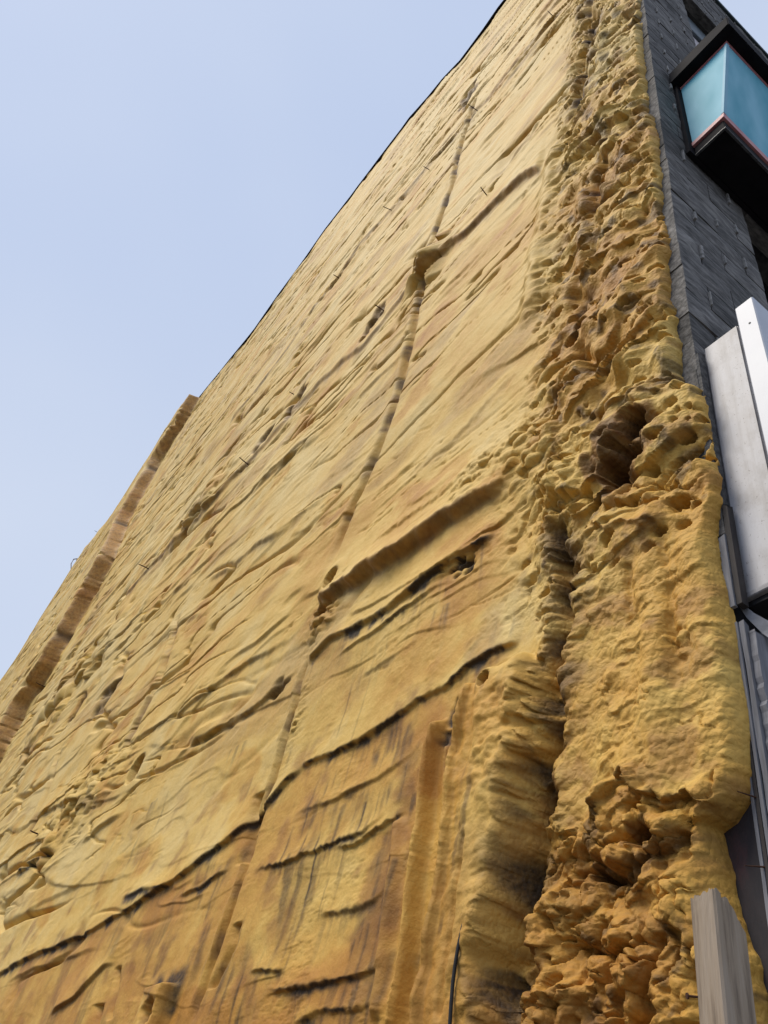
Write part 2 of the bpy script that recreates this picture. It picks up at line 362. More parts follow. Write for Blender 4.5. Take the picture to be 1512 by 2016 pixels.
def ledge(px, amp, up, drop, depth=None, jit=0.004, jl=0.035, mould_and_shade=0.0, drip=0.0, rust_and_shade=0.0, taper=0.24, under=0.0, seed=0, droop=0.5, ur=0.12):
    """a lap of foam that stands out above the line and breaks off under it (line given where its lip shows)"""
    global H, DZ, RUST_AND_SHADE, MOULD_AND_SHADE
    P = WL(px, 0.09 + amp if depth is None else depth); o = np.argsort(P[:, 0]); P = P[o]
    u0, u1 = P[0, 0], P[-1, 0]
    zmn, zmx = P[:, 1].min(), P[:, 1].max()
    sel = np.where((U > u0) & (U < u1) & (Z > zmn - 4 * drop - 1.0 * (zmn > 4) - 3 * drip - 0.3 * amp) & (Z < zmx + 4 * up))[0]
    if len(sel) == 0: return
    u, z, sp = U[sel], Z[sel], SP[sel]
    drop0 = drop; drop = np.maximum(drop, 1.5 * sp); droop = droop * drop0 / drop
    zl = np.interp(u, P[:, 0], P[:, 1]) + droop * amp
    s = z - zl + jit * fbm(u, z * 0.4, jl, 3, 0.6, 200 + seed, sp) * 1.6 + min(0.35 * amp + 0.006, 0.02) * perlin(u / (9 * jl), z * 0 + seed, 210)
    w = sstep(0, taper, (u - u0) / (u1 - u0)) * sstep(0, taper, (u1 - u) / (u1 - u0))
    var = 0.9 + 0.4 * perlin(u / (12 * drop0 + 0.25 * (u1 - u0)), z * 0 + seed, 77)
    prof = np.where(s > 0, np.exp(-np.clip(s, 0, None) / up), sstep(-drop, 0, s))
    a = 0.8 * amp * prof * w * np.clip(var, 0.3, 1.3)
    H[sel] += a; DZ[sel] -= droop * a
    ub_ = sstep(-1.1 * drop, -0.8 * drop, s) * sstep(0.05 * drop, -0.2 * drop, s)
    DZ[sel] += ur * np.minimum(drop, 0.12) * w * ub_ * fbm(u, z * np.clip(amp / drop, 0.5, 3), 0.25 * amp + 0.02, 3, 0.7, 500 + seed, sp)
    if under: H[sel] -= under * w * np.exp(-((s + drop * 1.2) / (drop * 0.7)) ** 2)
    if mould_and_shade or drip:
        sw = s / (0.55 + 1.3 * np.clip(0.5 + fbm(u, z * 0.3, 0.13, 3, 0.6, 94 + seed, sp), 0, 1.4))
        band = sstep(-1.6 * drop, -0.5 * drop, sw) * sstep(0.30 * drop, -0.35 * drop, sw)
        brk = sstep(-0.30, 0.30, fbm(u, z, 0.22, 4, 0.65, 91 + seed, sp))
        m = mould_and_shade * band * (0.22 + 0.78 * brk)
        if drip:
            L_ = 1.5 * drip * (0.35 + 0.9 * np.clip(perlin(u / 0.11, z * 0 + 3.0, 88 + seed) + 0.35, 0, 1) ** 1.5)
            st_ = sstep(-0.25, 0.4, fbm(u, z * 0.05, 0.028, 3, 0.7, 92 + seed, sp))
            d_ = np.clip(-s - drop * 0.6, 0, None)
            m = np.maximum(m, mould_and_shade * 0.75 * st_ * np.exp(-d_ / L_) * (s < -0.5 * drop) * (0.25 + 0.75 * brk))
        MOULD_AND_SHADE[sel] = np.maximum(MOULD_AND_SHADE[sel], m * w)
    if rust_and_shade:
        RUST_AND_SHADE[sel] = np.maximum(RUST_AND_SHADE[sel], rust_and_shade * w * sstep(-1.9 * drop, -0.6 * drop, s) * sstep(0.35 * drop, -0.2 * drop, s))  # brown painted along the underside

def vert(px, amp, wid, depth=0.09, jit=0.008, jl=0.12, rust_and_shade=0.0, mould_and_shade=0.0, side=0.0, taper=0.06, seed=0, asym=1.0, brk=0.0, cw=1.0):
    """upright ridge (amp > 0) or groove (amp < 0) following u(z)"""
    global H, RUST_AND_SHADE, MOULD_AND_SHADE
    P = WL(px, depth); o = np.argsort(P[:, 1]); P = P[o]
    z0, z1 = P[0, 1], P[-1, 1]
    sel = np.where((Z > z0) & (Z < z1) & (U > P[:, 0].min() - 5 * wid) & (U < P[:, 0].max() + 5 * wid))[0]
    if len(sel) == 0: return
    u, z, sp = U[sel], Z[sel], SP[sel]
    s = u - np.interp(z, P[:, 1], P[:, 0]) + jit * 1.6 * fbm(u * 0.4, z, jl, 3, 0.6, 300 + seed, sp)
    w = sstep(0, taper, (z - z0) / (z1 - z0)) * sstep(0, taper, (z1 - z) / (z1 - z0))
    if brk: w = w * (1 - brk + brk * sstep(-0.2, 0.35, perlin(z / (wid * 25), z * 0 + seed, 301)))
    q = np.where(s > 0, s / (wid * asym), s / wid)
    H[sel] += amp * w * np.exp(-q ** 2)
    if side: H[sel] -= side * w * np.exp(-((s + wid * 1.4) / (wid * 0.7)) ** 2)
    c = np.exp(-((s + (wid * 1.4 if side else 0)) / (wid * 1.0 * cw)) ** 2)
    bk = sstep(-0.1, 0.4, fbm(u, z, wid * 5, 3, 0.5, 302 + seed, sp))
    if rust_and_shade: RUST_AND_SHADE[sel] = np.maximum(RUST_AND_SHADE[sel], rust_and_shade * w * c * (0.3 + 0.7 * bk))
    if mould_and_shade: MOULD_AND_SHADE[sel] = np.maximum(MOULD_AND_SHADE[sel], mould_and_shade * w * c * bk)

def hole(px, py, ru, depth, rz=None, rim=0.0, soft=0.25, depth0=0.09, rust_and_shade=0.6, mould_and_shade=0.0, wob=0.15, seed=0, ang=0.0):
    global H, RUST_AND_SHADE, MOULD_AND_SHADE
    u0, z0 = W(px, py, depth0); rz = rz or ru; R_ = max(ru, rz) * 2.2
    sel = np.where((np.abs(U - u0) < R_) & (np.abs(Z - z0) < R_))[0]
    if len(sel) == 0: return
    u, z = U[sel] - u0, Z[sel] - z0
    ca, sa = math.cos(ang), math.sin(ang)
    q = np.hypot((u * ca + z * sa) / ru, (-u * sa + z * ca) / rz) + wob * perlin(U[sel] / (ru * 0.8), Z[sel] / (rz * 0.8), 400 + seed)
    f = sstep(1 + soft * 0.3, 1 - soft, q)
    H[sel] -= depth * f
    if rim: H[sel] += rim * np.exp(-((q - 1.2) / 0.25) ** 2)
    RUST_AND_SHADE[sel] = np.maximum(RUST_AND_SHADE[sel], rust_and_shade * sstep(1.32, 1.08, q))  # shade inside the hole painted brown
    if mould_and_shade: MOULD_AND_SHADE[sel] = np.maximum(MOULD_AND_SHADE[sel], mould_and_shade * sstep(1.15, 0.8, q))

# ---- laps on the middle wall
ledge([(-60, 1945), (0, 1907), (100, 1860), (200, 1812), (290, 1755), (380, 1700), (440, 1650), (500, 1590), (545, 1530), (585, 1497)],
      0.036, 0.25, 0.032, mould_and_shade=0.9, drip=0.07, seed=1, jl=0.05, taper=0.03)
ledge([(575, 1503), (640, 1476), (700, 1450), (760, 1410), (820, 1370), (870, 1340), (910, 1300), (960, 1270), (1012, 1247)],
      0.028, 0.18, 0.028, mould_and_shade=0.9, drip=0.05, seed=2, jl=0.045, taper=0.04)
ledge([(560, 1600), (650, 1568), (740, 1522), (800, 1478), (838, 1436)], 0.016, 0.10, 0.025, mould_and_shade=0.6, drip=0.16, seed=3)
ledge([(480, 1712), (560, 1690), (640, 1655), (700, 1632), (770, 1575)], 0.022, 0.08, 0.022, mould_and_shade=0.8, drip=0.10, seed=4, jit=0.007)
ledge([(640, 1672), (690, 1655), (745, 1612), (790, 1590)], 0.022, 0.06, 0.02, mould_and_shade=0.5, drip=0.08, seed=41, jit=0.007)
ledge([(610, 1800), (690, 1782), (735, 1760), (765, 1728)], 0.018, 0.10, 0.025, mould_and_shade=0.6, drip=0.12, seed=5)
ledge([(505, 1952), (560, 1940), (600, 1934), (660, 1925), (720, 1905), (768, 1885)], 0.022, 0.08, 0.024, mould_and_shade=0.8, drip=0.09, seed=6)
ledge([(560, 2012), (620, 1985), (690, 1992), (745, 1960)], 0.020, 0.08, 0.024, mould_and_shade=0.8, drip=0.08, seed=7)
ledge([(340, 1762), (385, 1748), (430, 1712), (450, 1700)], 0.024, 0.06, 0.025, mould_and_shade=0.9, drip=0.09, seed=8)
ledge([(230, 1765), (285, 1745), (335, 1738), (352, 1730)], 0.020, 0.05, 0.03, mould_and_shade=0.9, drip=0.12, seed=9)
ledge([(480, 1915), (500, 1905), (545, 1905), (560, 1900)], 0.018, 0.05, 0.02, mould_and_shade=0.7, drip=0.03, seed=10)
ledge([(0, 1935), (60, 1905), (120, 1885), (200, 1850)], 0.02, 0.07, 0.03, mould_and_shade=0.25, drip=0.0, seed=11)
ledge([(80, 2000), (140, 1960), (200, 1895), (222, 1890)], 0.03, 0.12, 0.03, mould_and_shade=0.35, seed=12, rust_and_shade=0.4)
# deep overhang where the upper wall stands out over the lower panel
ledge([(600, 1176), (640, 1156), (690, 1122), (760, 1078), (850, 1008), (920, 955), (985, 915)],
      0.10, 0.20, 0.075, rust_and_shade=0.75, mould_and_shade=0.25, seed=13, jit=0.014, jl=0.18, taper=0.10, droop=0.25, ur=0.0)
ledge([(590, 1300), (640, 1250), (700, 1222), (760, 1190), (830, 1130), (895, 1083), (960, 1040)],
      0.045, 0.10, 0.040, mould_and_shade=1.0, drip=0.14, seed=14, taper=0.05)
ledge([(640, 1302), (700, 1262), (745, 1232), (800, 1190), (850, 1150), (905, 1130)], 0.020, 0.06, 0.02, mould_and_shade=0.7, drip=0.16, seed=15)
ledge([(700, 1330), (790, 1278), (830, 1250)], 0.008, 0.05, 0.02, mould_and_shade=0.35, drip=0.05, seed=16)
hole(912, 1112, 0.075, 0.05, 0.045, mould_and_shade=0.85, rust_and_shade=0.0, seed=1, wob=0.9, soft=0.9, ang=0.6)  # shallow pocket, its dark painted in black
ledge([(320, 1505), (380, 1450), (470, 1400), (540, 1345), (602, 1288)], 0.035, 0.2, 0.04, mould_and_shade=0.4, seed=17, jit=0.012)
ledge([(235, 1472), (300, 1432), (360, 1395), (430, 1340), (480, 1300), (560, 1258), (612, 1205)], 0.032, 0.2, 0.04, mould_and_shade=0.35, seed=18, jit=0.012)
ledge([(20, 1722), (60, 1692), (98, 1660), (108, 1648)], 0.05, 0.2, 0.06, mould_and_shade=0.8, drip=0.12, seed=19)
ledge([(60, 1600), (140, 1570), (190, 1560), (240, 1540)], 0.05, 0.15, 0.06, mould_and_shade=0.3, drip=0.2, seed=20, jit=0.03)
ledge([(150, 1660), (200, 1615), (240, 1590)], 0.035, 0.12, 0.05, mould_and_shade=0.15, seed=201)
ledge([(10, 1820), (80, 1772), (150, 1740), (230, 1660)], 0.02, 0.2, 0.05, mould_and_shade=0.1, seed=202)
# ---- long laps of the upper wall
ledge([(1120, 0), (1085, 42), (1030, 105), (935, 215), (880, 280), (840, 328), (765, 412), (700, 490), (660, 545), (610, 612), (560, 690), (500, 770), (450, 830)],
      0.035, 0.5, 0.10, mould_and_shade=0.35, rust_and_shade=0.4, seed=21, jit=0.06, jl=2.0, taper=0.03)
ledge([(1062, 314), (1000, 356), (955, 400), (870, 480), (818, 540)], 0.06, 0.25, 0.10, seed=22, jit=0.03, jl=0.3, rust_and_shade=0.7, mould_and_shade=0.25, taper=0.04)
ledge([(815, 545), (790, 572), (750, 622), (710, 672), (670, 702), (600, 772), (540, 842), (480, 912), (430, 968), (370, 1034), (285, 1124), (240, 1172)],
      0.040, 0.4, 0.10, seed=23, jit=0.04, jl=1.0, taper=0.03, rust_and_shade=0.5, mould_and_shade=0.35)
ledge([(625, 846), (590, 870), (560, 905), (520, 940), (480, 985)], 0.03, 0.2, 0.06, mould_and_shade=0.3, seed=24, jit=0.04, rust_and_shade=0.2)
ledge([(570, 1030), (500, 1070), (450, 1110), (400, 1140)], 0.03, 0.2, 0.06, mould_and_shade=0.3, seed=25, jit=0.04, rust_and_shade=0.2)
ledge([(300, 1165), (270, 1205), (240, 1240), (210, 1275), (180, 1310)], 0.04, 0.3, 0.10, mould_and_shade=0.3, seed=26, jit=0.1, jl=0.4)
ledge([(400, 1200), (360, 1215), (335, 1240), (300, 1260)], 0.03, 0.2, 0.07, mould_and_shade=0.2, seed=27, jit=0.04)
ledge([(1130, 130), (1080, 205), (1040, 262), (985, 330)], 0.03, 0.3, 0.08, seed=28, jit=0.04, jl=0.3)
ledge([(1110, 30), (1060, 80), (1000, 150), (960, 200)], 0.03, 0.3, 0.12, mould_and_shade=0.3, seed=29, jit=0.07, jl=0.4)
ledge([(800, 690), (740, 742), (690, 790)], 0.02, 0.2, 0.05, mould_and_shade=0.25, seed=30, jit=0.02, rust_and_shade=0.2)
ledge([(1000, 860), (900, 945), (820, 1010), (720, 1080)], 0.018, 0.12, 0.04, seed=31, jit=0.015)
ledge([(1040, 700), (950, 790), (870, 880), (790, 940)], 0.012, 0.2, 0.05, seed=32, jit=0.015, rust_and_shade=0.25)
# ---- rear bay that stands forward of the main wall; its near flank shows as a brown band
L2 = WL([(375, 815), (320, 905), (262, 1010), (225, 1100), (165, 1210), (110, 1310), (60, 1390), (0, 1500), (-60, 1600)], 0.09)[::-1]
upz = np.interp(Z, L2[:, 1], L2[:, 0]) + 0.14 * fbm(U * 0, Z, 2.6, 3, 0.45, 331)
sb = U - upz
bay = sstep(0.0, 0.16, sb)
H += PROJ * bay - 0.05 * np.exp(-((sb + 0.10) / 0.10) ** 2) * sstep(-0.2, 0.4, perlin(Z / 0.9, Z * 0, 334))
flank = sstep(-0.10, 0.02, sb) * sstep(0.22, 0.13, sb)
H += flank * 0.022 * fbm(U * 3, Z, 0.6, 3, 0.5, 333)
RUST_AND_SHADE = np.maximum(RUST_AND_SHADE, 0.85 * flank)
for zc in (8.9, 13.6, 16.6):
    H -= flank * 0.10 * np.exp(-((Z - zc - 0.3 * sb) / 0.10) ** 2); MOULD_AND_SHADE = np.maximum(MOULD_AND_SHADE, 0.6 * flank * np.exp(-((Z - zc - 0.3 * sb) / 0.13) ** 2))  # breaks painted dark as well as cut in

# ---- upright seams: brown stains, and shade painted along one side
seam = [(955, 165), (930, 205), (905, 280), (880, 375), (850, 470), (830, 540), (815, 600), (800, 680), (785, 740), (765, 800), (745, 860), (720, 920), (700, 970), (680, 1015), (655, 1080), (630, 1150)]
vert(seam, 0.016, 0.050, rust_and_shade=1.0, mould_and_shade=0.75, side=0.055, seed=1, jit=0.020, jl=1.2, brk=0.2, cw=1.2)
seam2 = [(600, 1290), (585, 1340), (575, 1390), (555, 1450), (520, 1565), (505, 1605), (490, 1660), (475, 1712), (450, 1790), (425, 1862), (400, 1930), (380, 1992), (365, 2030)]
vert(seam2, 0.018, 0.024, rust_and_shade=1.0, mould_and_shade=0.6, side=0.05, seed=2, jit=0.006, jl=0.3, brk=0.4, cw=1.3)
vert([(512, 1555), (500, 1610), (488, 1660), (478, 1700)], -0.05, 0.045, rust_and_shade=1.0, seed=21)
vert([(470, 1815), (455, 1870), (435, 1915), (418, 1950)], -0.03, 0.030, rust_and_shade=0.9, seed=22)
vert([(345, 1215), (325, 1290), (300, 1360), (265, 1430), (245, 1480)], 0.014, 0.07, rust_and_shade=0.7, mould_and_shade=0.3, side=0.03, seed=3, jit=0.02, jl=0.9)
vert([(115, 1480), (95, 1540), (70, 1605), (50, 1650)], 0.012, 0.08, rust_and_shade=0.8, mould_and_shade=0.3, side=0.03, seed=4, jl=0.9)
vert([(232, 1900), (226, 1950), (215, 2010)], -0.03, 0.03, rust_and_shade=0.8, seed=5)
vert([(195, 1975), (185, 2030)], -0.03, 0.04, rust_and_shade=0.8, seed=6)
# ---- boxed-in pipe chase at the foot, with its draped folds
cu0, cu1 = W(935, 1500, 0.13)[0], W(1062, 1500, 0.13)[0]
ztop = W(1000, 1290, 0.15)[1]
cz = np.clip((ztop + 0.05 * perlin(U / 0.2, Z * 0, 31) - 1.1 * np.clip(np.abs(U - 0.80) - 0.10, 0, 1) - Z) / 0.16, 0, 1); cz = np.sqrt(np.clip(1 - (1 - cz) ** 2, 0, 1))
wl = np.interp(Z, WL([(838, 2016), (850, 1900), (870, 1750), (885, 1600), (893, 1480), (925, 1330)], 0.16)[:, 1], WL([(838, 2016), (850, 1900), (870, 1750), (885, 1600), (893, 1480), (925, 1330)], 0.16)[:, 0])
wr = np.interp(Z, WL([(1010, 2016), (1020, 1800), (1040, 1600), (1055, 1450), (1060, 1300)], 0.10)[:, 1], WL([(1010, 2016), (1020, 1800), (1040, 1600), (1055, 1450), (1060, 1300)], 0.10)[:, 0])
jl_ = 0.010 * perlin(U * 0, Z / 0.45, 33)
chase = cz * sstep(0.012, -0.012, U - wl + jl_) * sstep(-0.03, 0.05, U - wr + 2 * jl_)
H += 0.075 * chase + 0.010 * chase * fbm(U, Z, 0.13, 4, 0.55, 34)
lump_c = chase * sstep(1.08, 1.2, Z) * sstep(1.62, 1.5, Z) * sstep(0.86, 0.78, U)
H += lump_c * (0.006 * dome2 + 0.010 * fbm(U, Z, 0.08, 3, 0.6, 35))
H += chase * 0.035 * np.clip(1 - ((U - 0.5 * (wl + wr)) / 0.17) ** 2, -0.6, 1)
H += chase * 0.006 * fbm(U, Z * 0.2, 0.07, 3, 0.55, 37)
vert([(926, 1332), (893, 1480), (885, 1600), (870, 1750), (850, 1900), (838, 2016), (834, 2060)], 0.034, 0.011, depth=0.18, jit=0.004, jl=0.9, seed=7, taper=0.03)
vert([(855, 1400), (838, 1470), (826, 1540), (820, 1620), (802, 1750), (786, 1900), (768, 2016), (764, 2050)], 0.060, 0.015, depth=0.14, jit=0.005, jl=0.9, seed=8, taper=0.05, asym=2.2)
vert([(880, 1430), (868, 1500), (862, 1600), (850, 1750), (836, 1850)], 0.020, 0.010, depth=0.11, jit=0.004, jl=0.9, seed=9)
vert([(775, 1600), (772, 1700), (762, 1800), (750, 1900), (735, 2016)], 0.030, 0.030, depth=0.11, jit=0.006, jl=0.9, seed=10)
vert([(930, 1640), (922, 1720), (910, 1830), (898, 1950), (892, 2030)], -0.018, 0.009, depth=0.16, jit=0.002, seed=11)
hole(888, 1388, 0.05, 0.03, 0.06, mould_and_shade=0.95, rust_and_shade=0, seed=11, wob=0.4, soft=0.7, depth0=0.12)
hole(812, 1555, 0.030, 0.015, 0.05, mould_and_shade=0.95, rust_and_shade=0, seed=12, wob=0.4, soft=0.7, depth0=0.13)
hole(868, 1450, 0.03, 0.015, 0.04, mould_and_shade=0.8, rust_and_shade=0, seed=13, wob=0.4, soft=0.7, depth0=0.12)
RUST_AND_SHADE = np.maximum(RUST_AND_SHADE, 0.8 * sstep(0.010, 0.03, U - wl) * sstep(0.13, 0.06, U - wl) * sstep(1.42, 1.30, Z) * (Z > 0.5) * (0.5 + 0.5 * sstep(-0.3, 0.3, perlin(U / 0.1, Z / 0.3, 36))))  # recess beside the fold painted brown
RUST_AND_SHADE = np.maximum(RUST_AND_SHADE, 0.35 * chase * sstep(1.12, 1.0, Z))
H -= PITS
# ---- deep crevices of the corner strip, their shade also painted into the colour
vert([(1085, 1020), (1112, 1090), (1112, 1180), (1122, 1235), (1088, 1330), (1092, 1420), (1078, 1480), (1055, 1530), (1062, 1600), (1045, 1700), (1035, 1800), (1024, 1900), (1018, 2016)],
     -0.125, 0.036, rust_and_shade=1.0, mould_and_shade=1.0, jit=0.020, jl=0.30, seed=12, brk=0.25, cw=1.9)
cp = WL([(1085, 1000), (1112, 1090), (1112, 1180), (1122, 1235), (1088, 1330), (1092, 1420), (1078, 1480), (1055, 1530), (1062, 1600), (1045, 1700), (1035, 1800), (1024, 1900), (1018, 2016)], 0.09)[::-1]
cq = U - np.interp(Z, cp[:, 1], cp[:, 0])
cm = np.exp(-(cq / np.where(cq > 0, 0.075, 0.13)) ** 2) * sstep(0.4, 0.6, Z) * sstep(2.4, 2.1, Z) * (1 - low_pop)
H += cm * (0.55 * pop + 0.8 * spong); DZ -= 0.3 * cm * pop
RUST_AND_SHADE = np.maximum(RUST_AND_SHADE, 0.8 * cm * sstep(-0.35, 0.25, fbm(U, Z, 0.16, 3, 0.6, 342)))  # brown round the crevice: staining and its painted shade
MOULD_AND_SHADE = np.maximum(MOULD_AND_SHADE, 0.75 * cm * sstep(0.1, 0.6, fbm(U, Z, 0.14, 3, 0.6, 343)))
vert([(1165, -40), (1162, 60), (1152, 130), (1140, 190), (1128, 240)], -0.09, 0.060, rust_and_shade=1.0, mould_and_shade=0.9, jit=0.04, jl=0.4, seed=13, brk=0.2, cw=1.8)
vert([(1185, 250), (1180, 330), (1172, 420), (1165, 480), (1150, 560), (1150, 700), (1165, 790)], -0.07, 0.045, rust_and_shade=0.9, mould_and_shade=0.7, jit=0.05, jl=0.35, seed=14, brk=0.4, cw=1.8)
vert([(1298, 1050), (1312, 1130), (1318, 1200), (1328, 1300), (1330, 1380)], -0.030, 0.016, depth=0.08, rust_and_shade=0.3, jit=0.008, jl=0.05, seed=15, brk=0.6)
vert([(1232, 1110), (1242, 1170), (1240, 1230)], -0.022, 0.02, depth=0.08, rust_and_shade=0.3, jit=0.012, seed=16)
vert([(1090, 280), (1068, 400), (1052, 520), (1035, 640)], 0.04, 0.07, depth=0.12, jit=0.03, seed=17)
ledge([(1330, 742), (1250, 760), (1180, 800), (1120, 815)], 0.02, 0.05, 0.03, rust_and_shade=0.6, seed=34, mould_and_shade=0.35)
ledge([(1290, 210), (1240, 212), (1180, 235), (1120, 280)], 0.04, 0.10, 0.05, seed=35, rust_and_shade=0.2)
ledge([(1165, 1502), (1230, 1500), (1250, 1538), (1330, 1545), (1390, 1588), (1430, 1612)], 0.050, 0.14, 0.03, seed=36, jit=0.016, jl=0.06, rust_and_shade=0.5, mould_and_shade=0.3)
ledge([(1140, 1680), (1180, 1712), (1235, 1690), (1270, 1650), (1300, 1622), (1390, 1592)], 0.030, 0.05, 0.035, seed=37, jit=0.014, rust_and_shade=0.6, mould_and_shade=0.5, under=0.02)
hole(1195, 1712, 0.055, 0.07, 0.03, seed=14, wob=0.4, soft=0.6, rust_and_shade=0.8, mould_and_shade=0.3, ang=0.5)
hole(1270, 1640, 0.035, 0.07, 0.03, seed=15, wob=0.4, soft=0.6, rust_and_shade=0.9, mould_and_shade=0.3)
hole(1055, 1905, 0.05, 0.06, 0.05, seed=16, wob=0.5, soft=0.7, rust_and_shade=0.7, mould_and_shade=0.2)
hole(1080, 1560, 0.05, 0.05, 0.06, seed=17, wob=0.5, soft=0.7, rust_and_shade=0.8, mould_and_shade=0.2)
# ---- the big broken cavity and the smaller openings, shade painted inside them
hole(1218, 880, 0.125, 0.045, 0.16, seed=18, wob=0.6, soft=0.8, rust_and_shade=0.85, mould_and_shade=0.45)  # broad brown and black painted on to darken the hollow
hole(1216, 902, 0.092, 0.30, 0.100, seed=2, wob=0.45, soft=0.55, rust_and_shade=1.0, rim=0.012, mould_and_shade=0.7)
hole(1240, 828, 0.066, 0.22, 0.070, seed=3, wob=0.45, soft=0.55, rust_and_shade=1.0, mould_and_shade=0.7)
cv = np.exp(-((U - W(1216, 902)[0]) ** 2 + (Z - W(1216, 902)[1] - 0.05) ** 2) / 0.16 ** 2)
H += cv * 1.0 * spong
ledge([(1150, 968), (1190, 985), (1250, 965), (1300, 935)], 0.03, 0.04, 0.03, seed=38, jit=0.014, rust_and_shade=0.4)
ledge([(1130, 1020), (1190, 1035), (1260, 1022), (1310, 1000)], 0.03, 0.04, 0.03, seed=39, jit=0.016, rust_and_shade=0.5)
def core_hole(px, py, r, dep):
    """clean drilled opening: the skin round it is flattened, the bore goes straight in"""
    global H, DZ, RUST_AND_SHADE
    u0, z0 = W(px, py, 0.10); q = np.hypot(U - u0, Z - z0) / r; sel = np.where(q < 2.6)[0]; q = q[sel]
    lv = np.median(H[sel]); f = sstep(2.4, 1.2, q)
    H[sel] = H[sel] * (1 - f) + (lv + 0.01 + 0.1 * (H[sel] - lv)) * f; DZ[sel] *= 1 - f
    H[sel] -= dep * sstep(1.06, 0.86, q); RUST_AND_SHADE[sel] = np.maximum(RUST_AND_SHADE[sel], sstep(1.06, 0.95, q))  # bore painted brown for the shade inside
hole(1170, 270, 0.040, 0.08, 0.06, seed=6, wob=0.3, soft=0.5, rust_and_shade=0.6)
hole(582, 790, 0.22, 0.12, 0.22, seed=10, wob=0.7, soft=0.8, rust_and_shade=0.7, mould_and_shade=0.5)
hole(520, 862, 0.22, 0.10, 0.18, seed=21, wob=0.7, soft=0.8, rust_and_shade=0.5, mould_and_shade=0.5)
hole(738, 622, 0.15, 0.09, 0.20, seed=22, wob=0.7, soft=0.8, rust_and_shade=0.6, mould_and_shade=0.5)
hole(716, 660, 0.09, 0.09, 0.08, seed=23, wob=0.3, soft=0.5, rust_and_shade=0.6)
hole(400, 990, 0.30, 0.10, 0.20, seed=24, wob=0.7, soft=0.8, rust_and_shade=0.4, mould_and_shade=0.5)
hole(920, 192, 0.18, 0.08, 0.5, seed=25, wob=0.7, soft=0.8, rust_and_shade=0.6, mould_and_shade=0.5)
hole(210, 1370, 0.28, 0.10, 0.22, seed=26, wob=0.7, soft=0.8, rust_and_shade=0.5, mould_and_shade=0.5)
hole(155, 1390, 0.18, 0.10, 0.22, seed=27, wob=0.7, soft=0.8, rust_and_shade=0.4, mould_and_shade=0.5)
hole(548, 1352, 0.10, 0.05, 0.06, seed=28, wob=0.4, soft=0.6, rust_and_shade=0.5, mould_and_shade=0.5)
hole(640, 1205, 0.07, 0.06, 0.05, seed=29, wob=0.5, soft=0.6, rust_and_shade=0.6, mould_and_shade=0.4)
hole(1015, 290, 0.3, 0.03, 0.30, seed=30, wob=0.4, soft=0.7, rust_and_shade=0.1)
# crumbly patches
def crumble(px, py, ru, rz, amp, cell, seed):
    global H, DZ
    u0, z0 = W(px, py); m = np.exp(-(((U - u0) / ru) ** 2 + ((Z - z0) / rz) ** 2))
    sel = np.where(m > 0.05)[0]; a, b, c = worley(U[sel] + 0.3 * cell * perlin(U[sel] / cell, Z[sel] / cell, seed), Z[sel] * 1.3, cell, seed)
    v = amp * m[sel] * (0.3 + c) * np.sqrt(np.clip(1 - (a / 0.8) ** 2, 0, 1)) * sstep(0.5 * SP[sel], 1.5 * SP[sel], cell)
    H[sel] += v; DZ[sel] -= 0.4 * v
crumble(640, 1215, 0.16, 0.14, 0.05, 0.05, 71); crumble(1040, 880, 0.14, 0.22, 0.06, 0.07, 72)
crumble(1100, 950, 0.12, 0.25, 0.05, 0.05, 73); crumble(1115, 760, 0.08, 0.08, 0.03, 0.03, 74)
crumble(845, 515, 0.25, 0.4, 0.16, 0.22, 75); crumble(150, 1340, 1.6, 0.9, 0.16, 0.35, 76)
crumble(170, 1560, 0.9, 0.4, 0.07, 0.13, 77); crumble(950, 930, 0.2, 0.15, 0.03, 0.05, 78)
crumble(1085, 1250, 0.06, 0.5, 0.03, 0.04, 79); crumble(1060, 1450, 0.05, 0.3, 0.03, 0.04, 80)
crumble(590, 1400, 0.05, 0.2, 0.02, 0.03, 81); crumble(400, 990, 1.0, 0.6, 0.10, 0.25, 82)

# small boxed outlet left half buried in the foam
ou, oz = W(300, 1985, 0.14)
bu, bz = U - ou, Z - oz
bxm = sstep(0.125, 0.095, np.abs(bu)) * sstep(0.105, 0.08, np.abs(bz))
H += 0.07 * bxm - 0.05 * sstep(1.1, 0.7, np.hypot(bu + 0.02, bz + 0.02) / 0.055 + 0.2 * perlin(U / 0.03, Z / 0.03, 83))
ring = sstep(0.20, 0.13, np.maximum(np.abs(bu), np.abs(bz))) * (1 - bxm) * (bz > -0.05)
MOULD_AND_SHADE = np.maximum(MOULD_AND_SHADE, 0.75 * ring * sstep(-0.3, 0.3, perlin(U / 0.1, Z / 0.1, 84) + 0.3))  # dark outline painted round the box
RUST_AND_SHADE = np.maximum(RUST_AND_SHADE, 0.8 * sstep(1.1, 0.7, np.hypot(bu + 0.02, bz + 0.02) / 0.055))

P1 = WL([(-60, 1945), (0, 1907), (100, 1860), (200, 1812), (290, 1755), (380, 1700), (440, 1650), (500, 1590), (585, 1497), (640, 1476), (700, 1450), (760, 1410), (820, 1370), (870, 1340), (910, 1300), (960, 1270), (1012, 1247)], 0.12)
o_ = np.argsort(P1[:, 0]); zl = np.interp(U, P1[o_, 0], P1[o_, 1])
lowcoat = sstep(0.03, -0.03, Z - zl) * mid
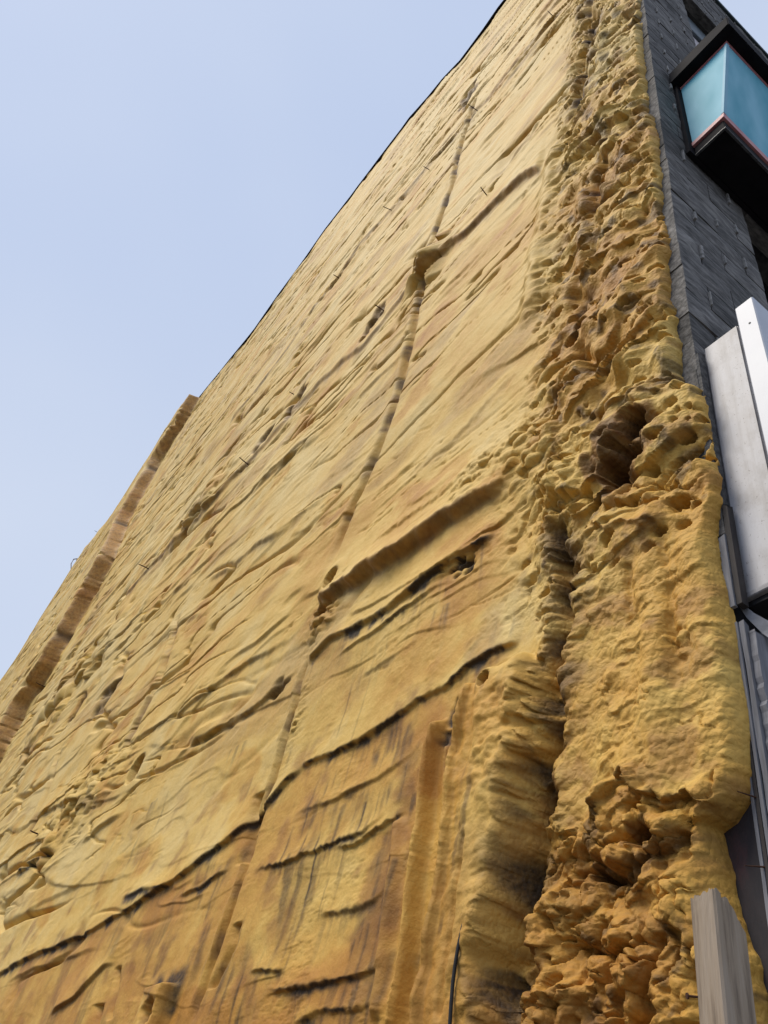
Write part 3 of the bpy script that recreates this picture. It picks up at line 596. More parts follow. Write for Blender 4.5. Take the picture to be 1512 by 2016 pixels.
# thin drips and run stains that came off the laps
dr = sstep(0.35, 0.75, fbm(U, Z * 0.04, 0.06, 3, 0.6, 95, SP)) * sstep(-0.05, 0.4, perlin(U / 0.5, Z / 0.3, 96)) * (U > 0.8) * (U < 6) * (Z < 2.2)
MOULD_AND_SHADE = np.maximum(MOULD_AND_SHADE, 0.45 * dr)
dr2 = sstep(0.15, 0.6, fbm(U, Z * 0.07, 0.030, 3, 0.65, 195, SP)) * sstep(0.0, 0.45, fbm(U, Z, 0.45, 3, 0.55, 196)) * mid * sstep(1.75, 1.5, Z) * (U < 7)
MOULD_AND_SHADE = np.maximum(MOULD_AND_SHADE, 0.85 * dr2)
soot = sstep(0.22, 0.62, fbm(U, Z * 0.6, 0.30, 4, 0.62, 295, SP)) * lowcoat * sstep(1.05, 1.2, U) * (U < 7)
MOULD_AND_SHADE = np.maximum(MOULD_AND_SHADE, 0.55 * soot * (0.3 + 0.7 * sstep(-0.2, 0.4, fbm(U, Z * 0.07, 0.035, 3, 0.65, 296, SP))))
RUST_AND_SHADE = np.maximum(RUST_AND_SHADE, 0.65 * sstep(0.1, 0.65, fbm(U, Z, 0.38, 4, 0.6, 197, SP)) * mid * sstep(2.4, 1.6, Z))
RUST_AND_SHADE = np.maximum(RUST_AND_SHADE, 0.60 * sstep(0.08, 0.6, fbm(U, Z, 0.20, 4, 0.6, 198, SP)) * strip)
MOULD_AND_SHADE = np.maximum(MOULD_AND_SHADE, 0.55 * sstep(0.25, 0.75, fbm(U, Z, 0.15, 4, 0.65, 298, SP)) * (rough + low_pop))
RUST_AND_SHADE = np.maximum(RUST_AND_SHADE, 0.40 * sstep(0.25, 0.7, fbm(U * 0.4, Z, 0.7, 4, 0.6, 199, SP)) * mid * sstep(1.8, 2.4, Z))
smut = sstep(0.15, 0.6, fbm(U, Z, 0.35, 4, 0.6, 97, SP)) * low_pop
MOULD_AND_SHADE = np.maximum(MOULD_AND_SHADE, 0.25 * smut)

core_hole(1137, 633, 0.044, 0.20); core_hole(1123, 664, 0.044, 0.20); core_hole(988, 1358, 0.028, 0.13); core_hole(655, 1140, 0.070, 0.20); core_hole(268, 1514, 0.120, 0.24)
# the coat thins out and rolls back to the masonry at its edges
Em = np.clip(EDGE + 0.0, 0, None)
H = np.clip(H, -0.36, None)
cap = 0.036 + 0.020 * perlin(Z / 0.11, Z * 0, 351) + 1.0 * Em + 0.9 * spong
H = np.where(Em < 0.2, np.minimum(H, cap) + 0.25 * np.clip(H - cap, 0, 0.03), H)
roll = np.sqrt(np.clip(1 - (1 - np.clip(Em / 0.026, 0, 1)) ** 2, 0, 1))
H = H * roll + 0.0
H = np.where(np.tile(np.arange(NR) == 0, NT), -0.004, H)
top_gap = zt(U) - Z
H = np.where(top_gap < 0.02, np.minimum(H, 0.10), H)
DZ = DZ * np.clip(top_gap / 0.3, 0, 1) * np.clip(Em / 0.05, 0, 1)
# sideways wander so that lips are not drawn with a ruler
DU = (0.008 * calm * np.clip(strip + 0.3, 0, 1) * fbm(U, Z, 0.09, 2, 0.5, 98, SP) * np.clip(Em / 0.05, 0, 1)).astype(np.float32)

# tone: the lower coat was sprayed from a darker batch; blotchy bleaching elsewhere
TONE = 0.44 + 0.32 * fbm(U, Z, 0.8, 4, 0.55, 101, SP) + 0.16 * fbm(U, Z, 2.6, 2, 0.5, 102)
TONE -= 0.20 * far
TONE += 0.34 * lowcoat + 0.30 * low_pop + 0.10 * rough + 0.05 * panel
TONE += 0.35 * sstep(0.25, 0.7, fbm(U * 0.6, Z, 0.5, 3, 0.6, 103, SP)) * mid
TONE = np.clip(TONE, 0, 1)

verts = np.stack([-H, U + DU, Z + DZ + CZ], 1).astype(np.float32)
ii = (np.arange(NT - 1)[:, None] * NR + np.arange(NR - 1)[None, :]).ravel()
quads = np.stack([ii, ii + 1, ii + NR + 1, ii + NR], 1).astype(np.int32)
me = bpy.data.meshes.new("foam_coat")
me.vertices.add(len(verts)); me.vertices.foreach_set("co", verts.ravel())
me.loops.add(quads.size); me.loops.foreach_set("vertex_index", quads.ravel())
me.polygons.add(len(quads)); me.polygons.foreach_set("loop_start", np.arange(0, quads.size, 4, dtype=np.int32))
me.polygons.foreach_set("use_smooth", np.ones(len(quads), bool))
me.update(calc_edges=True)
for nm, arr in (("tone", TONE), ("rust_and_shade", RUST_AND_SHADE), ("mould_and_shade", MOULD_AND_SHADE), ("crust", np.clip(strip + cm, 0, 1))):
    a = me.attributes.new(nm, 'FLOAT', 'POINT'); a.data.foreach_set("value", np.clip(arr, 0, 1).astype(np.float32))

def foam_material():
    m, nt, b = new_mat("sprayed_foam"); N, L = nt.nodes, nt.links
    geo = N.new("ShaderNodeNewGeometry")
    def attr(n):
        a = N.new("ShaderNodeAttribute"); a.attribute_name = n; return a.outputs["Fac"]
    def noise(scale, detail=5.0, rough=0.6, stretch=None):
        n = N.new("ShaderNodeTexNoise"); n.inputs["Scale"].default_value = scale; n.inputs["Detail"].default_value = detail; n.inputs["Roughness"].default_value = rough
        src = geo.outputs["Position"]
        if stretch:
            mp = N.new("ShaderNodeMapping"); mp.inputs["Scale"].default_value = stretch; L.new(src, mp.inputs[0]); src = mp.outputs[0]
        L.new(src, n.inputs["Vector"]); return n.outputs["Fac"]
    def math_(op, a, b_, clamp=False):
        n = N.new("ShaderNodeMath"); n.operation = op; n.use_clamp = clamp
        for i, v in enumerate((a, b_)):
            if isinstance(v, (int, float)): n.inputs[i].default_value = v
            else: L.new(v, n.inputs[i])
        return n.outputs[0]
    def mix(f, a, c):
        n = N.new("ShaderNodeMix"); n.data_type = 'RGBA'
        L.new(f, n.inputs[0])
        for i, v in ((6, a), (7, c)):
            if isinstance(v, tuple): n.inputs[i].default_value = rgba(v)
            else: L.new(v, n.inputs[i])
        return n.outputs[2]
    t = math_('ADD', attr("tone"), math_('MULTIPLY', math_('SUBTRACT', noise(14, 5, 0.65), 0.5), 0.55), True)
    r = N.new("ShaderNodeValToRGB"); cr = r.color_ramp
    cr.elements[0].position = 0.0; cr.elements[0].color = rgba((0.69, 0.50, 0.185))
    cr.elements[1].position = 1.0; cr.elements[1].color = rgba((0.46, 0.215, 0.036))
    e = cr.elements.new(0.4); e.color = rgba((0.665, 0.43, 0.105))
    e = cr.elements.new(0.7); e.color = rgba((0.575, 0.32, 0.060))
    L.new(t, r.inputs[0])
    rf = math_('MULTIPLY', attr("rust_and_shade"), math_('ADD', math_('MULTIPLY', noise(22, 3), 0.9), 0.45), True)
    rr_ = N.new("ShaderNodeValToRGB"); rr_.color_ramp.elements[0].position = 0.3; rr_.color_ramp.elements[0].color = rgba((0.42, 0.195, 0.042)); rr_.color_ramp.elements[1].position = 0.75; rr_.color_ramp.elements[1].color = rgba((0.115, 0.040, 0.012))
    L.new(noise(9, 4), rr_.inputs[0])
    c = mix(rf, r.outputs[0], rr_.outputs[0])  # brown staining and painted shade
    mf = math_('MULTIPLY', attr("mould_and_shade"), math_('ADD', math_('MULTIPLY', noise(45, 3, 0.7), 1.2), 0.62), True)
    mf = math_('MULTIPLY', mf, 0.93)
    c = mix(mf, c, (0.028, 0.019, 0.012))  # black staining and painted shade
    # scattered speckle of dirt
    sp = N.new("ShaderNodeValToRGB"); sp.color_ramp.elements[0].position = 0.66; sp.color_ramp.elements[1].position = 0.80
    L.new(noise(70, 3, 0.5), sp.inputs[0])
    c = mix(math_('MULTIPLY', sp.outputs[0], 0.35), c, (0.20, 0.10, 0.035))
    L.new(c, b.inputs["Base Color"])
    b.inputs["Roughness"].default_value = 0.68; b.inputs["Specular IOR Level"].default_value = 0.28
    hsum = math_('ADD', math_('MULTIPLY', noise(38, 4, 0.6), 1.0), math_('MULTIPLY', noise(130, 2, 0.6), 0.10))
    vo = N.new("ShaderNodeTexVoronoi"); vo.feature = 'F1'; vo.inputs["Scale"].default_value = 55
    wv = N.new("ShaderNodeVectorMath"); wv.operation = 'ADD'; nv = N.new("ShaderNodeTexNoise"); nv.inputs["Scale"].default_value = 30; nv.inputs["Detail"].default_value = 1.0
    sc_ = N.new("ShaderNodeVectorMath"); sc_.operation = 'SCALE'; sc_.inputs["Scale"].default_value = 0.03
    L.new(geo.outputs["Position"], nv.inputs["Vector"]); L.new(nv.outputs["Color"], sc_.inputs[0]); L.new(geo.outputs["Position"], wv.inputs[0]); L.new(sc_.outputs[0], wv.inputs[1]); L.new(wv.outputs[0], vo.inputs["Vector"])
    cr_ = math_('MULTIPLY', attr("crust"), math_('SUBTRACT', 0.6, vo.outputs["Distance"]))
    hsum = math_('ADD', hsum, math_('MULTIPLY', cr_, 0.9))
    bp = N.new("ShaderNodeBump"); bp.inputs["Strength"].default_value = 0.6; bp.inputs["Distance"].default_value = 0.007
    L.new(hsum, bp.inputs["Height"]); L.new(bp.outputs[0], b.inputs["Normal"])
    return m
m_foam = foam_material()
foam = obj("foam_coat", me, m_foam, bld, label="lumpy yellow sprayed foam coat on the side wall")

# ------------------------------------------------------------------ masonry core behind the foam, roof flashing
m_core = simple_mat("old_masonry", (0.10, 0.06, 0.05), (0.20, 0.13, 0.11), 6, 0.9, bump=0.5)
m_black = simple_mat("black_paint", (0.008, 0.008, 0.009), (0.02, 0.02, 0.022), 12, 0.6, bump=0.3)

bm = bmesh.new()
Y0 = 0.42
prof = [(Y0, 0.0), (Y0, float(zt(Y0)) + CZ - 0.03)] + [(u, z + CZ - 0.03) for u, z in zip(Ru, Rz) if Y0 < u < UMAX] + [(UMAX, float(zt(UMAX)) + CZ - 0.03), (UMAX, 0.0)]
va_ = [bm.verts.new((0.46, y, z)) for y, z in prof]; vb_ = [bm.verts.new((9.0, y, z)) for y, z in prof]
bm.faces.new(va_); bm.faces.new(vb_[::-1])
for i in range(len(prof)):
    j = (i + 1) % len(prof); bm.faces.new((va_[i], va_[j], vb_[j], vb_[i]))
obj("masonry_core", bm_mesh(bm, "masonry_core"), m_core, bld)

# dark metal strip that closes the coat along the roof
m_flash = simple_mat("bitumen_strip", (0.012, 0.011, 0.012), (0.03, 0.026, 0.026), 3, 1.0, bump=0.4, bscale=8, spec=0.0)
fu = np.concatenate([np.linspace(0.0, 3.0, 12), np.geomspace(3.05, UMAX, 260)])
bm = bmesh.new(); rings = []
for u in fu:
    z = float(zt(u)) + CZ + 0.02 * math.sin(u * 3.1) ; t = 0.02 + 0.03 * abs(math.sin(u * 0.9) * math.sin(u * 2.3))
    sec = [(-0.112, -t), (-0.122, 0.012), (0.30, 0.016), (0.30, -0.02), (-0.105, -0.010)]
    rings.append([bm.verts.new((x, u, z + dz)) for x, dz in sec])
for a, b in zip(rings[:-1], rings[1:]):
    for k in range(5): bm.faces.new((a[k], a[(k + 1) % 5], b[(k + 1) % 5], b[k]))
bm.faces.new(rings[0]); bm.faces.new(rings[-1][::-1])
obj("roof_flashing", bm_mesh(bm, "roof_flashing"), m_flash, bld)

def surf(u, z):
    """how far the foam stands out at a place on the wall"""
    k = np.argmin((U - u) ** 2 + (Z - z) ** 2); return float(H[k])
def on_foam(px, py, lift=0.0):
    h = 0.1
    for _ in range(6): h = 0.5 * h + 0.5 * surf(*W(px, py, h))
    u, z = W(px, py, h); return Vector((-h - lift, u, z + CZ))
def P3(px, py, X=None, Y=None, Zr=None):
    """point in the place seen at a pixel of the photograph, on a plane X, Y or Z (over eye level)"""
    d = _ray(px, py)
    t = (X - CAM[0]) / d[0] if X is not None else (Y - CAM[1]) / d[1] if Y is not None else Zr / d[2]
    return Vector(CAM + t * d)

# ------------------------------------------------------------------ street front of the building
m_block = simple_mat("split_face_block", (0.052, 0.049, 0.046), (0.20, 0.188, 0.175), 30, 0.9, stretch=(0.28, 1.0, 1.0), bump=0.9, bscale=55, c3=(0.115, 0.108, 0.10), bdist=0.008)
m_block2 = simple_mat("split_face_block_worn", (0.065, 0.060, 0.056), (0.23, 0.217, 0.20), 26, 0.9, stretch=(0.28, 1.0, 1.0), bump=0.9, bscale=50, c3=(0.14, 0.132, 0.122), bdist=0.008)
m_mortar = simple_mat("mortar", (0.16, 0.155, 0.15), (0.36, 0.35, 0.33), 40, 0.95, bump=0.6)
m_wall = simple_mat("front_wall_render", (0.03, 0.029, 0.029), (0.10, 0.095, 0.09), 14, 0.9, bump=0.7)
FW = obj("front_wall", None, None, bld, label="dark grey concrete block street front")
FTOP, BZ, CH = 12.55, 2.695, 0.203
W1 = (0.707, 2.1, 8.12, 10.82); W2 = (0.70, 2.0, 3.05, 5.16)
bm = bmesh.new()
def slab(x0, x1, z0, z1, y0=0.022, y1=0.415): add_box(bm, x0, x1, y0, y1, z0 + CZ, z1 + CZ)
slab(0.10, W1[0] - 0.01, 2.62, FTOP - 0.01); slab(W1[0] - 0.01, 2.1, 2.62, W2[2]); slab(W1[0] - 0.01, 2.1, W2[3], W1[2]); slab(W1[0] - 0.01, 2.1, W1[3], FTOP - 0.01)
slab(2.1, 9.0, -1.6, FTOP - 0.01)
slab(0.012, 0.10, 2.62, FTOP - 0.01, 0.105, 0.415)
obj("backing_wall", bm_mesh(bm, "backing_wall"), m_wall, FW)

def piece_tone(m, lo=0.62, hi=1.3):
    nt = m.node_tree; b = nt.nodes["Principled BSDF"]; src = b.inputs["Base Color"].links[0].from_socket
    oi = nt.nodes.new("ShaderNodeObjectInfo"); mr = nt.nodes.new("ShaderNodeMapRange"); mr.inputs[3].default_value = lo; mr.inputs[4].default_value = hi
    vm = nt.nodes.new("ShaderNodeVectorMath"); vm.operation = 'SCALE'
    nt.links.new(oi.outputs["Random"], mr.inputs[0]); nt.links.new(src, vm.inputs[0]); nt.links.new(mr.outputs[0], vm.inputs["Scale"]); nt.links.new(vm.outputs[0], b.inputs["Base Color"])
piece_tone(m_block); piece_tone(m_block2)
_bmesh = {}
def block_mesh(L_, v, mat):
    key = (round(L_, 3), v)
    if key not in _bmesh:
        rg = random.Random(hash(key) & 0xffff); bm = bmesh.new()
        nx = max(2, int(L_ / 0.10)); nz = 2; hh = CH - 0.004
        gx = [i / nx * (L_ - 0.004) + 0.002 for i in range(nx + 1)]; gz = [0.002 + hh * j / nz for j in range(nz + 1)]
        F = [[bm.verts.new((x + (rg.uniform(-.012, .012) if 0 < i < nx else 0), -rg.uniform(0.0, 0.010) if (0 < i < nx and 0 < j < nz) else rg.uniform(0, .004), z + rg.uniform(-.002, .002))) for j, z in enumerate(gz)] for i, x in enumerate(gx)]
        Bk = [[bm.verts.new((x, 0.10, z)) for z in (gz[0], gz[-1])] for x in (gx[0], gx[-1])]
        for i in range(nx):
            for j in range(nz): bm.faces.new((F[i][j], F[i + 1][j], F[i + 1][j + 1], F[i][j + 1]))
        bm.faces.new([Bk[0][0]] + [F[0][j] for j in range(nz + 1)] + [Bk[0][1]])
        bm.faces.new([Bk[1][1]] + [F[nx][j] for j in range(nz, -1, -1)] + [Bk[1][0]])
        bm.faces.new([Bk[1][0]] + [F[i][0] for i in range(nx, -1, -1)] + [Bk[0][0]])
        bm.faces.new([Bk[0][1]] + [F[i][nz] for i in range(nx + 1)] + [Bk[1][1]])
        bm.faces.new((Bk[0][0], Bk[0][1], Bk[1][1], Bk[1][0]))
        m_ = bm_mesh(bm, "concrete_block"); m_.materials.append(mat); _bmesh[key] = m_
    return _bmesh[key]
rb = random.Random(3); nb = 0
mort = bmesh.new()
for k in range(-1, 49):
    z0 = BZ + k * CH; z1 = z0 + CH
    xs = [0.0, 0.165] if k % 2 else [0.0, 0.36]
    while xs[-1] < 3.6: xs.append(xs[-1] + 0.39)
    xmax = 0.9 if z0 < 5.1 else 1.55 if z0 < W1[2] else 0.75 if z0 < W1[3] - 0.1 else 3.5
    for a, b in zip(xs[:-1], xs[1:]):
        if a > xmax: break
        for (wx0, wx1, wz0, wz1) in (W1, W2):
            if z1 > wz0 + 0.03 and z0 < wz1 - 0.03:
                if a > wx0 - 0.06: b = -1
                elif b > wx0: b = wx0
        if b < 0 or b - a < 0.05: continue
        v = rb.randrange(4)
        o = obj("concrete_block", block_mesh(b - a, v, m_block if v else m_block2), None, FW)
        o.location = (a + rb.uniform(-.002, .002) + (0.0 if a > 0 else rb.uniform(-.004, .003)), rb.uniform(-.003, .003), z0 + CZ); nb += 1
        if a > 0.01 and rb.random() < 0.8 and b - a > 0.1:
            h0 = rb.uniform(0.03, 0.07)
            add_box(mort, a - rb.uniform(.004, .010), a + rb.uniform(.004, .010), -0.011, 0.03, z0 + CZ + h0, z1 + CZ - rb.uniform(0.02, 0.06), 0.002, 0.003, rb)
obj("mortar_smears", bm_mesh(mort, "mortar_smears"), m_mortar, FW, kind="stuff")
# coping of the front
m_coping = simple_mat("coping_metal", (0.03, 0.05, 0.055), (0.06, 0.085, 0.09), 5, 0.5, metal=0.3)
box("coping", -0.02, 9.0, -0.035, 0.43, FTOP, FTOP + 0.09, m_coping, FW, 0.008)

m_glass = simple_mat("dark_glass", (0.006, 0.008, 0.010), (0.012, 0.014, 0.018), 2, 0.08, spec=0.5)
m_rail = simple_mat("grey_blue_frame", (0.10, 0.13, 0.15), (0.15, 0.18, 0.20), 6, 0.55)
m_blind = simple_mat("pink_white_slat", (0.50, 0.45, 0.46), (0.62, 0.56, 0.57), 5, 0.6)
wnd = obj("upper_window", None, None, bld, label="upper window with pale slatted blind behind the teal sign")
box("window_head", W1[0], W1[1], 0.13, 0.20, 10.30, W1[3], m_rail, wnd, 0.006)
box("pane", W1[0], W1[1], 0.24, 0.25, W1[2], 10.30, m_glass, wnd)
for i in range(22):
    z = 10.28 - i * 0.098
    bm = bmesh.new(); add_box(bm, W1[0] + 0.005, W1[1] - 0.005, 0.165, 0.175, z - 0.088 + CZ, z + CZ, 0.002)
    obj("blind_slat", bm_mesh(bm, "blind_slat"), m_blind, wnd)
wnd2 = obj("lower_window", None, None, bld, label="dark window opening under the teal sign")
box("pane", W2[0], W2[1], 0.22, 0.23, W2[2], W2[3], m_glass, wnd2)
box("window_frame", W2[0], W2[0] + 0.06, 0.16, 0.215, W2[2], W2[3], m_black, wnd2, 0.004)
box("window_sill", W2[0] - 0.004, W2[1], -0.03, 0.22, W2[2] - 0.06, W2[2] - 0.002, m_block, wnd2, 0.006)

# ------------------------------------------------------------------ teal box sign over the window
def blue_face():
    m, nt, b = new_mat("teal_acrylic"); N, L = nt.nodes, nt.links
    geo = N.new("ShaderNodeNewGeometry"); mp = N.new("ShaderNodeMapping"); mp.inputs["Scale"].default_value = (2.2, 2.2, 0.7)
    L.new(geo.outputs["Position"], mp.inputs[0])
    n = N.new("ShaderNodeTexNoise"); n.inputs["Scale"].default_value = 1.8; n.inputs["Detail"].default_value = 3
    L.new(mp.outputs[0], n.inputs["Vector"])
    r = N.new("ShaderNodeValToRGB"); r.color_ramp.elements[0].position = 0.3; r.color_ramp.elements[1].position = 0.7
    r.color_ramp.elements[0].color = (0.04, 0.34, 0.46, 1); r.color_ramp.elements[1].color = (0.26, 0.58, 0.72, 1)
    L.new(n.outputs["Fac"], r.inputs[0]); L.new(r.outputs[0], b.inputs["Base Color"])
    b.inputs["Roughness"].default_value = 0.55; b.inputs["Specular IOR Level"].default_value = 0.15
    b.inputs["Subsurface Weight"].default_value = 0.0
    return m
m_blue = blue_face()
m_pink = simple_mat("faded_red_trim", (0.42, 0.13, 0.14), (0.58, 0.25, 0.25), 9, 0.5)
m_hood = simple_mat("black_sheet_metal", (0.006, 0.005, 0.006), (0.014, 0.012, 0.014), 7, 0.85, bump=0.15, bscale=20, spec=0.15)
sg = obj("box_sign", None, label="teal box sign with black hood and faded red trim high on the front", cat="sign")
X0, X1 = 0.235, 1.75
zb_, zt_ = 5.24, 6.30; pb, pt = 0.245, 0.400
def prism(name, xa, xb, sec, mat, parent, bev=0.0, **kw):
    """section in (y, z over eye level) swept along x"""
    bm = bmesh.new()
    A = [bm.verts.new((xa, y, z + CZ)) for y, z in sec]; B = [bm.verts.new((xb, y, z + CZ)) for y, z in sec]
    bm.faces.new(A); bm.faces.new(B[::-1])
    for i in range(len(sec)):
        j = (i + 1) % len(sec); bm.faces.new((A[i], A[j], B[j], B[i]))
    if bev: bmesh.ops.bevel(bm, geom=bm.edges[:], offset=bev, segments=2, affect='EDGES')
    return obj(name, bm_mesh(bm, name), mat, parent, **kw)
def pl(z): return pb + (pt - pb) * (z - zb_) / (zt_ - zb_)
prism("sign_body", X0, X1, [(-0.03, zb_), (-pl(zb_), zb_), (-pl(zt_), zt_), (-0.03, zt_)], m_blue, sg, 0.004)
t_ = 0.045
prism("trim_lower", X0 - 0.004, X1 + 0.004, [(-0.03, zb_ - 0.002), (-pl(zb_) - 0.004, zb_ - 0.002), (-pl(zb_ + t_) - 0.004, zb_ + t_), (-0.03, zb_ + t_)], m_pink, sg)
prism("trim_upper", X0 - 0.004, X1 + 0.004, [(-0.03, zt_ - 0.035), (-pl(zt_ - 0.035) - 0.004, zt_ - 0.035), (-pl(zt_) - 0.004, zt_ + 0.002), (-0.03, zt_ + 0.002)], m_pink, sg)
prism("corner_bead", X0 - 0.006, X0 + 0.022, [(-pl(zb_ + t_) + 0.012, zb_ + t_ + 0.002), (-pl(zb_ + t_) - 0.006, zb_ + t_ + 0.002), (-pl(zt_ - 0.04) - 0.006, zt_ - 0.04), (-pl(zt_ - 0.04) + 0.012, zt_ - 0.04)], simple_mat("pale_teal_bead", (0.16, 0.42, 0.56), (0.24, 0.50, 0.64), 4, 0.6), sg)
prism("hood", X0 - 0.075, X1 + 0.08, [(-0.005, zt_ + 0.004), (-pt - 0.075, zt_ + 0.004), (-pt - 0.08, zt_ + 0.16), (-pt + 0.10, zt_ + 0.20), (-0.005, zt_ + 0.20)], m_hood, sg, 0.006)
prism("back_frame", X0 - 0.035, X1 + 0.03, [(-0.002, zb_ - 0.12), (-0.028, zb_ - 0.12), (-0.028, zt_ + 0.002), (-0.002, zt_ + 0.002)], m_hood, sg)
prism("lower_fascia", X0 + 0.012, X1 - 0.01, [(-0.03, zb_ - 0.115), (-pb + 0.012, zb_ - 0.115), (-pb + 0.010, zb_ - 0.004), (-0.03, zb_ - 0.004)], m_hood, sg, 0.004)
m_scuff = simple_mat("scuffed_edge_metal", (0.03, 0.03, 0.032), (0.09, 0.09, 0.09), 30, 0.5)
box("edge_strip", X0 + 0.010, X1, -pb + 0.008, -pb + 0.022, zb_ - 0.122, zb_ - 0.114, m_scuff, sg)
box("edge_strip", X0 + 0.008, X0 + 0.022, -pb + 0.023, -0.03, zb_ - 0.122, zb_ - 0.114, m_scuff, sg)

# ------------------------------------------------------------------ white box sign
def white_cabinet():
    m, nt, b = new_mat("dirty_white_enamel"); N, L = nt.nodes, nt.links
    geo = N.new("ShaderNodeNewGeometry")
    def nz(scale, st, det=6):
        mp = N.new("ShaderNodeMapping"); mp.inputs["Scale"].default_value = st; L.new(geo.outputs["Position"], mp.inputs[0])
        n = N.new("ShaderNodeTexNoise"); n.inputs["Scale"].default_value = scale; n.inputs["Detail"].default_value = det; n.inputs["Roughness"].default_value = 0.7
        L.new(mp.outputs[0], n.inputs["Vector"]); return n.outputs["Fac"]
    def ramp(src, stops):
        r = N.new("ShaderNodeValToRGB"); r.color_ramp.elements[0].position = stops[0][0]; r.color_ramp.elements[0].color = rgba(stops[0][1])
        r.color_ramp.elements[1].position = stops[1][0]; r.color_ramp.elements[1].color = rgba(stops[1][1]); L.new(src, r.inputs[0]); return r.outputs[0]
    def mul(a, c):
        n = N.new("ShaderNodeMix"); n.data_type = 'RGBA'; n.blend_type = 'MULTIPLY'; n.inputs[0].default_value = 1.0
        L.new(a, n.inputs[6]); L.new(c, n.inputs[7]); return n.outputs[2]
    base = ramp(nz(5, (1, 1, 0.5), 3), ((0.3, (0.41, 0.39, 0.385)), (0.7, (0.46, 0.46, 0.485))))
    streak = ramp(nz(38, (1, 1, 0.05), 4), ((0.25, (0.72, 0.70, 0.68)), (0.55, (1, 1, 1))))
    speck = ramp(nz(120, (1, 1, 0.8), 2), ((0.27, (0.35, 0.32, 0.30)), (0.36, (1, 1, 1))))
    blot = ramp(nz(9, (1, 1, 0.6), 6), ((0.30, (0.66, 0.63, 0.60)), (0.50, (1, 1, 1))))
    L.new(mul(mul(mul(base, streak), speck), blot), b.inputs["Base Color"]); b.inputs["Roughness"].default_value = 0.5
    return m
m_white = white_cabinet()
m_alu = simple_mat("white_painted_aluminium", (0.47, 0.49, 0.54), (0.53, 0.55, 0.59), 3, 0.4)
m_grime = simple_mat("grimy_sheet", (0.20, 0.19, 0.19), (0.42, 0.41, 0.42), 25, 0.6)
ws = obj("lightbox_sign", None, label="dirty white lightbox sign with bright corner post beside the foam edge", cat="sign")
wz0, wz1 = 1.60, 2.868
bm = bmesh.new(); add_box(bm, 0.046, 1.6, -0.165, -0.002, wz0 + CZ, wz1 + CZ); bmesh.ops.bevel(bm, geom=bm.edges[:], offset=0.012, segments=3, affect='EDGES')
obj("cabinet", bm_mesh(bm, "cabinet", False), m_white, ws)
box("lower_edge", 0.043, 1.6, -0.163, -0.004, wz0 - 0.002, wz0 + 0.018, m_grime, ws, 0.003)
box("underside", 0.06, 1.59, -0.150, -0.012, wz0 - 0.02, wz0 - 0.003, m_black, ws)
bm = bmesh.new()
add_box(bm, 0.034, 0.16, -0.243, -0.167, 1.55 + CZ, 2.945 + CZ, 0.004); obj("corner_post", bm_mesh(bm, "corner_post"), m_alu, ws)
c_ = P3(1476, 636, X=0.034)
bm = bmesh.new(); add_tube(bm, [(0.0325, c_.y, c_.z), (0.0345, c_.y, c_.z)], 0.0045, 10); obj("screw_hole", bm_mesh(bm, "screw_hole"), m_black, ws)
# torn bottom sheet hanging from the cabinet
bm = bmesh.new()
e1 = [(1446, 1172), (1456, 1196), (1470, 1216), (1486, 1232), (1500, 1246), (1530, 1268)]; row = []
for i, p in enumerate(e1):
    a = P3(*p, X=0.02 + 0.006 * i); w_ = 0.004 + 0.010 * i
    row.append((a, a + Vector((0.5 * w_, -0.7 * w_, 0.75 * w_ - 0.002 * i))))
vv = [(bm.verts.new(a), bm.verts.new(b)) for a, b in row]
for (a, b), (c, d) in zip(vv[:-1], vv[1:]): bm.faces.new((a, b, d, c))
r_ = bmesh.ops.solidify(bm, geom=bm.faces[:], thickness=0.0015)
obj("torn_sheet", bm_mesh(bm, "torn_sheet"), simple_mat("bare_sheet_metal", (0.30, 0.30, 0.31), (0.50, 0.50, 0.52), 12, 0.45, metal=0.3), ws, label="bent strip of bare sheet metal hanging off the cabinet")

# ------------------------------------------------------------------ corner trim, shopfront and boards under the signs
m_cement = simple_mat("crumbling_cement", (0.05, 0.05, 0.05), (0.15, 0.145, 0.14), 35, 0.95, bump=1.0, bscale=60, bdist=0.008)
m_oldwood = simple_mat("weathered_paint_wood", (0.13, 0.13, 0.14), (0.30, 0.30, 0.32), 28, 0.85, stretch=(1, 1, 0.10), bump=0.7, bscale=60)
m_darkwood = simple_mat("dark_stained_wood", (0.02, 0.017, 0.016), (0.07, 0.06, 0.055), 24, 0.8, stretch=(1, 1, 0.12), bump=0.6)
m_maroon = simple_mat("rusted_maroon_board", (0.012, 0.012, 0.016), (0.10, 0.035, 0.035), 9, 0.7, stretch=(1, 1, 0.35), bump=0.4, c3=(0.030, 0.022, 0.024), lo=0.35, hi=0.75)
m_navy = simple_mat("navy_panel", (0.006, 0.012, 0.03), (0.016, 0.03, 0.06), 10, 0.5, bump=0.2, bscale=150)
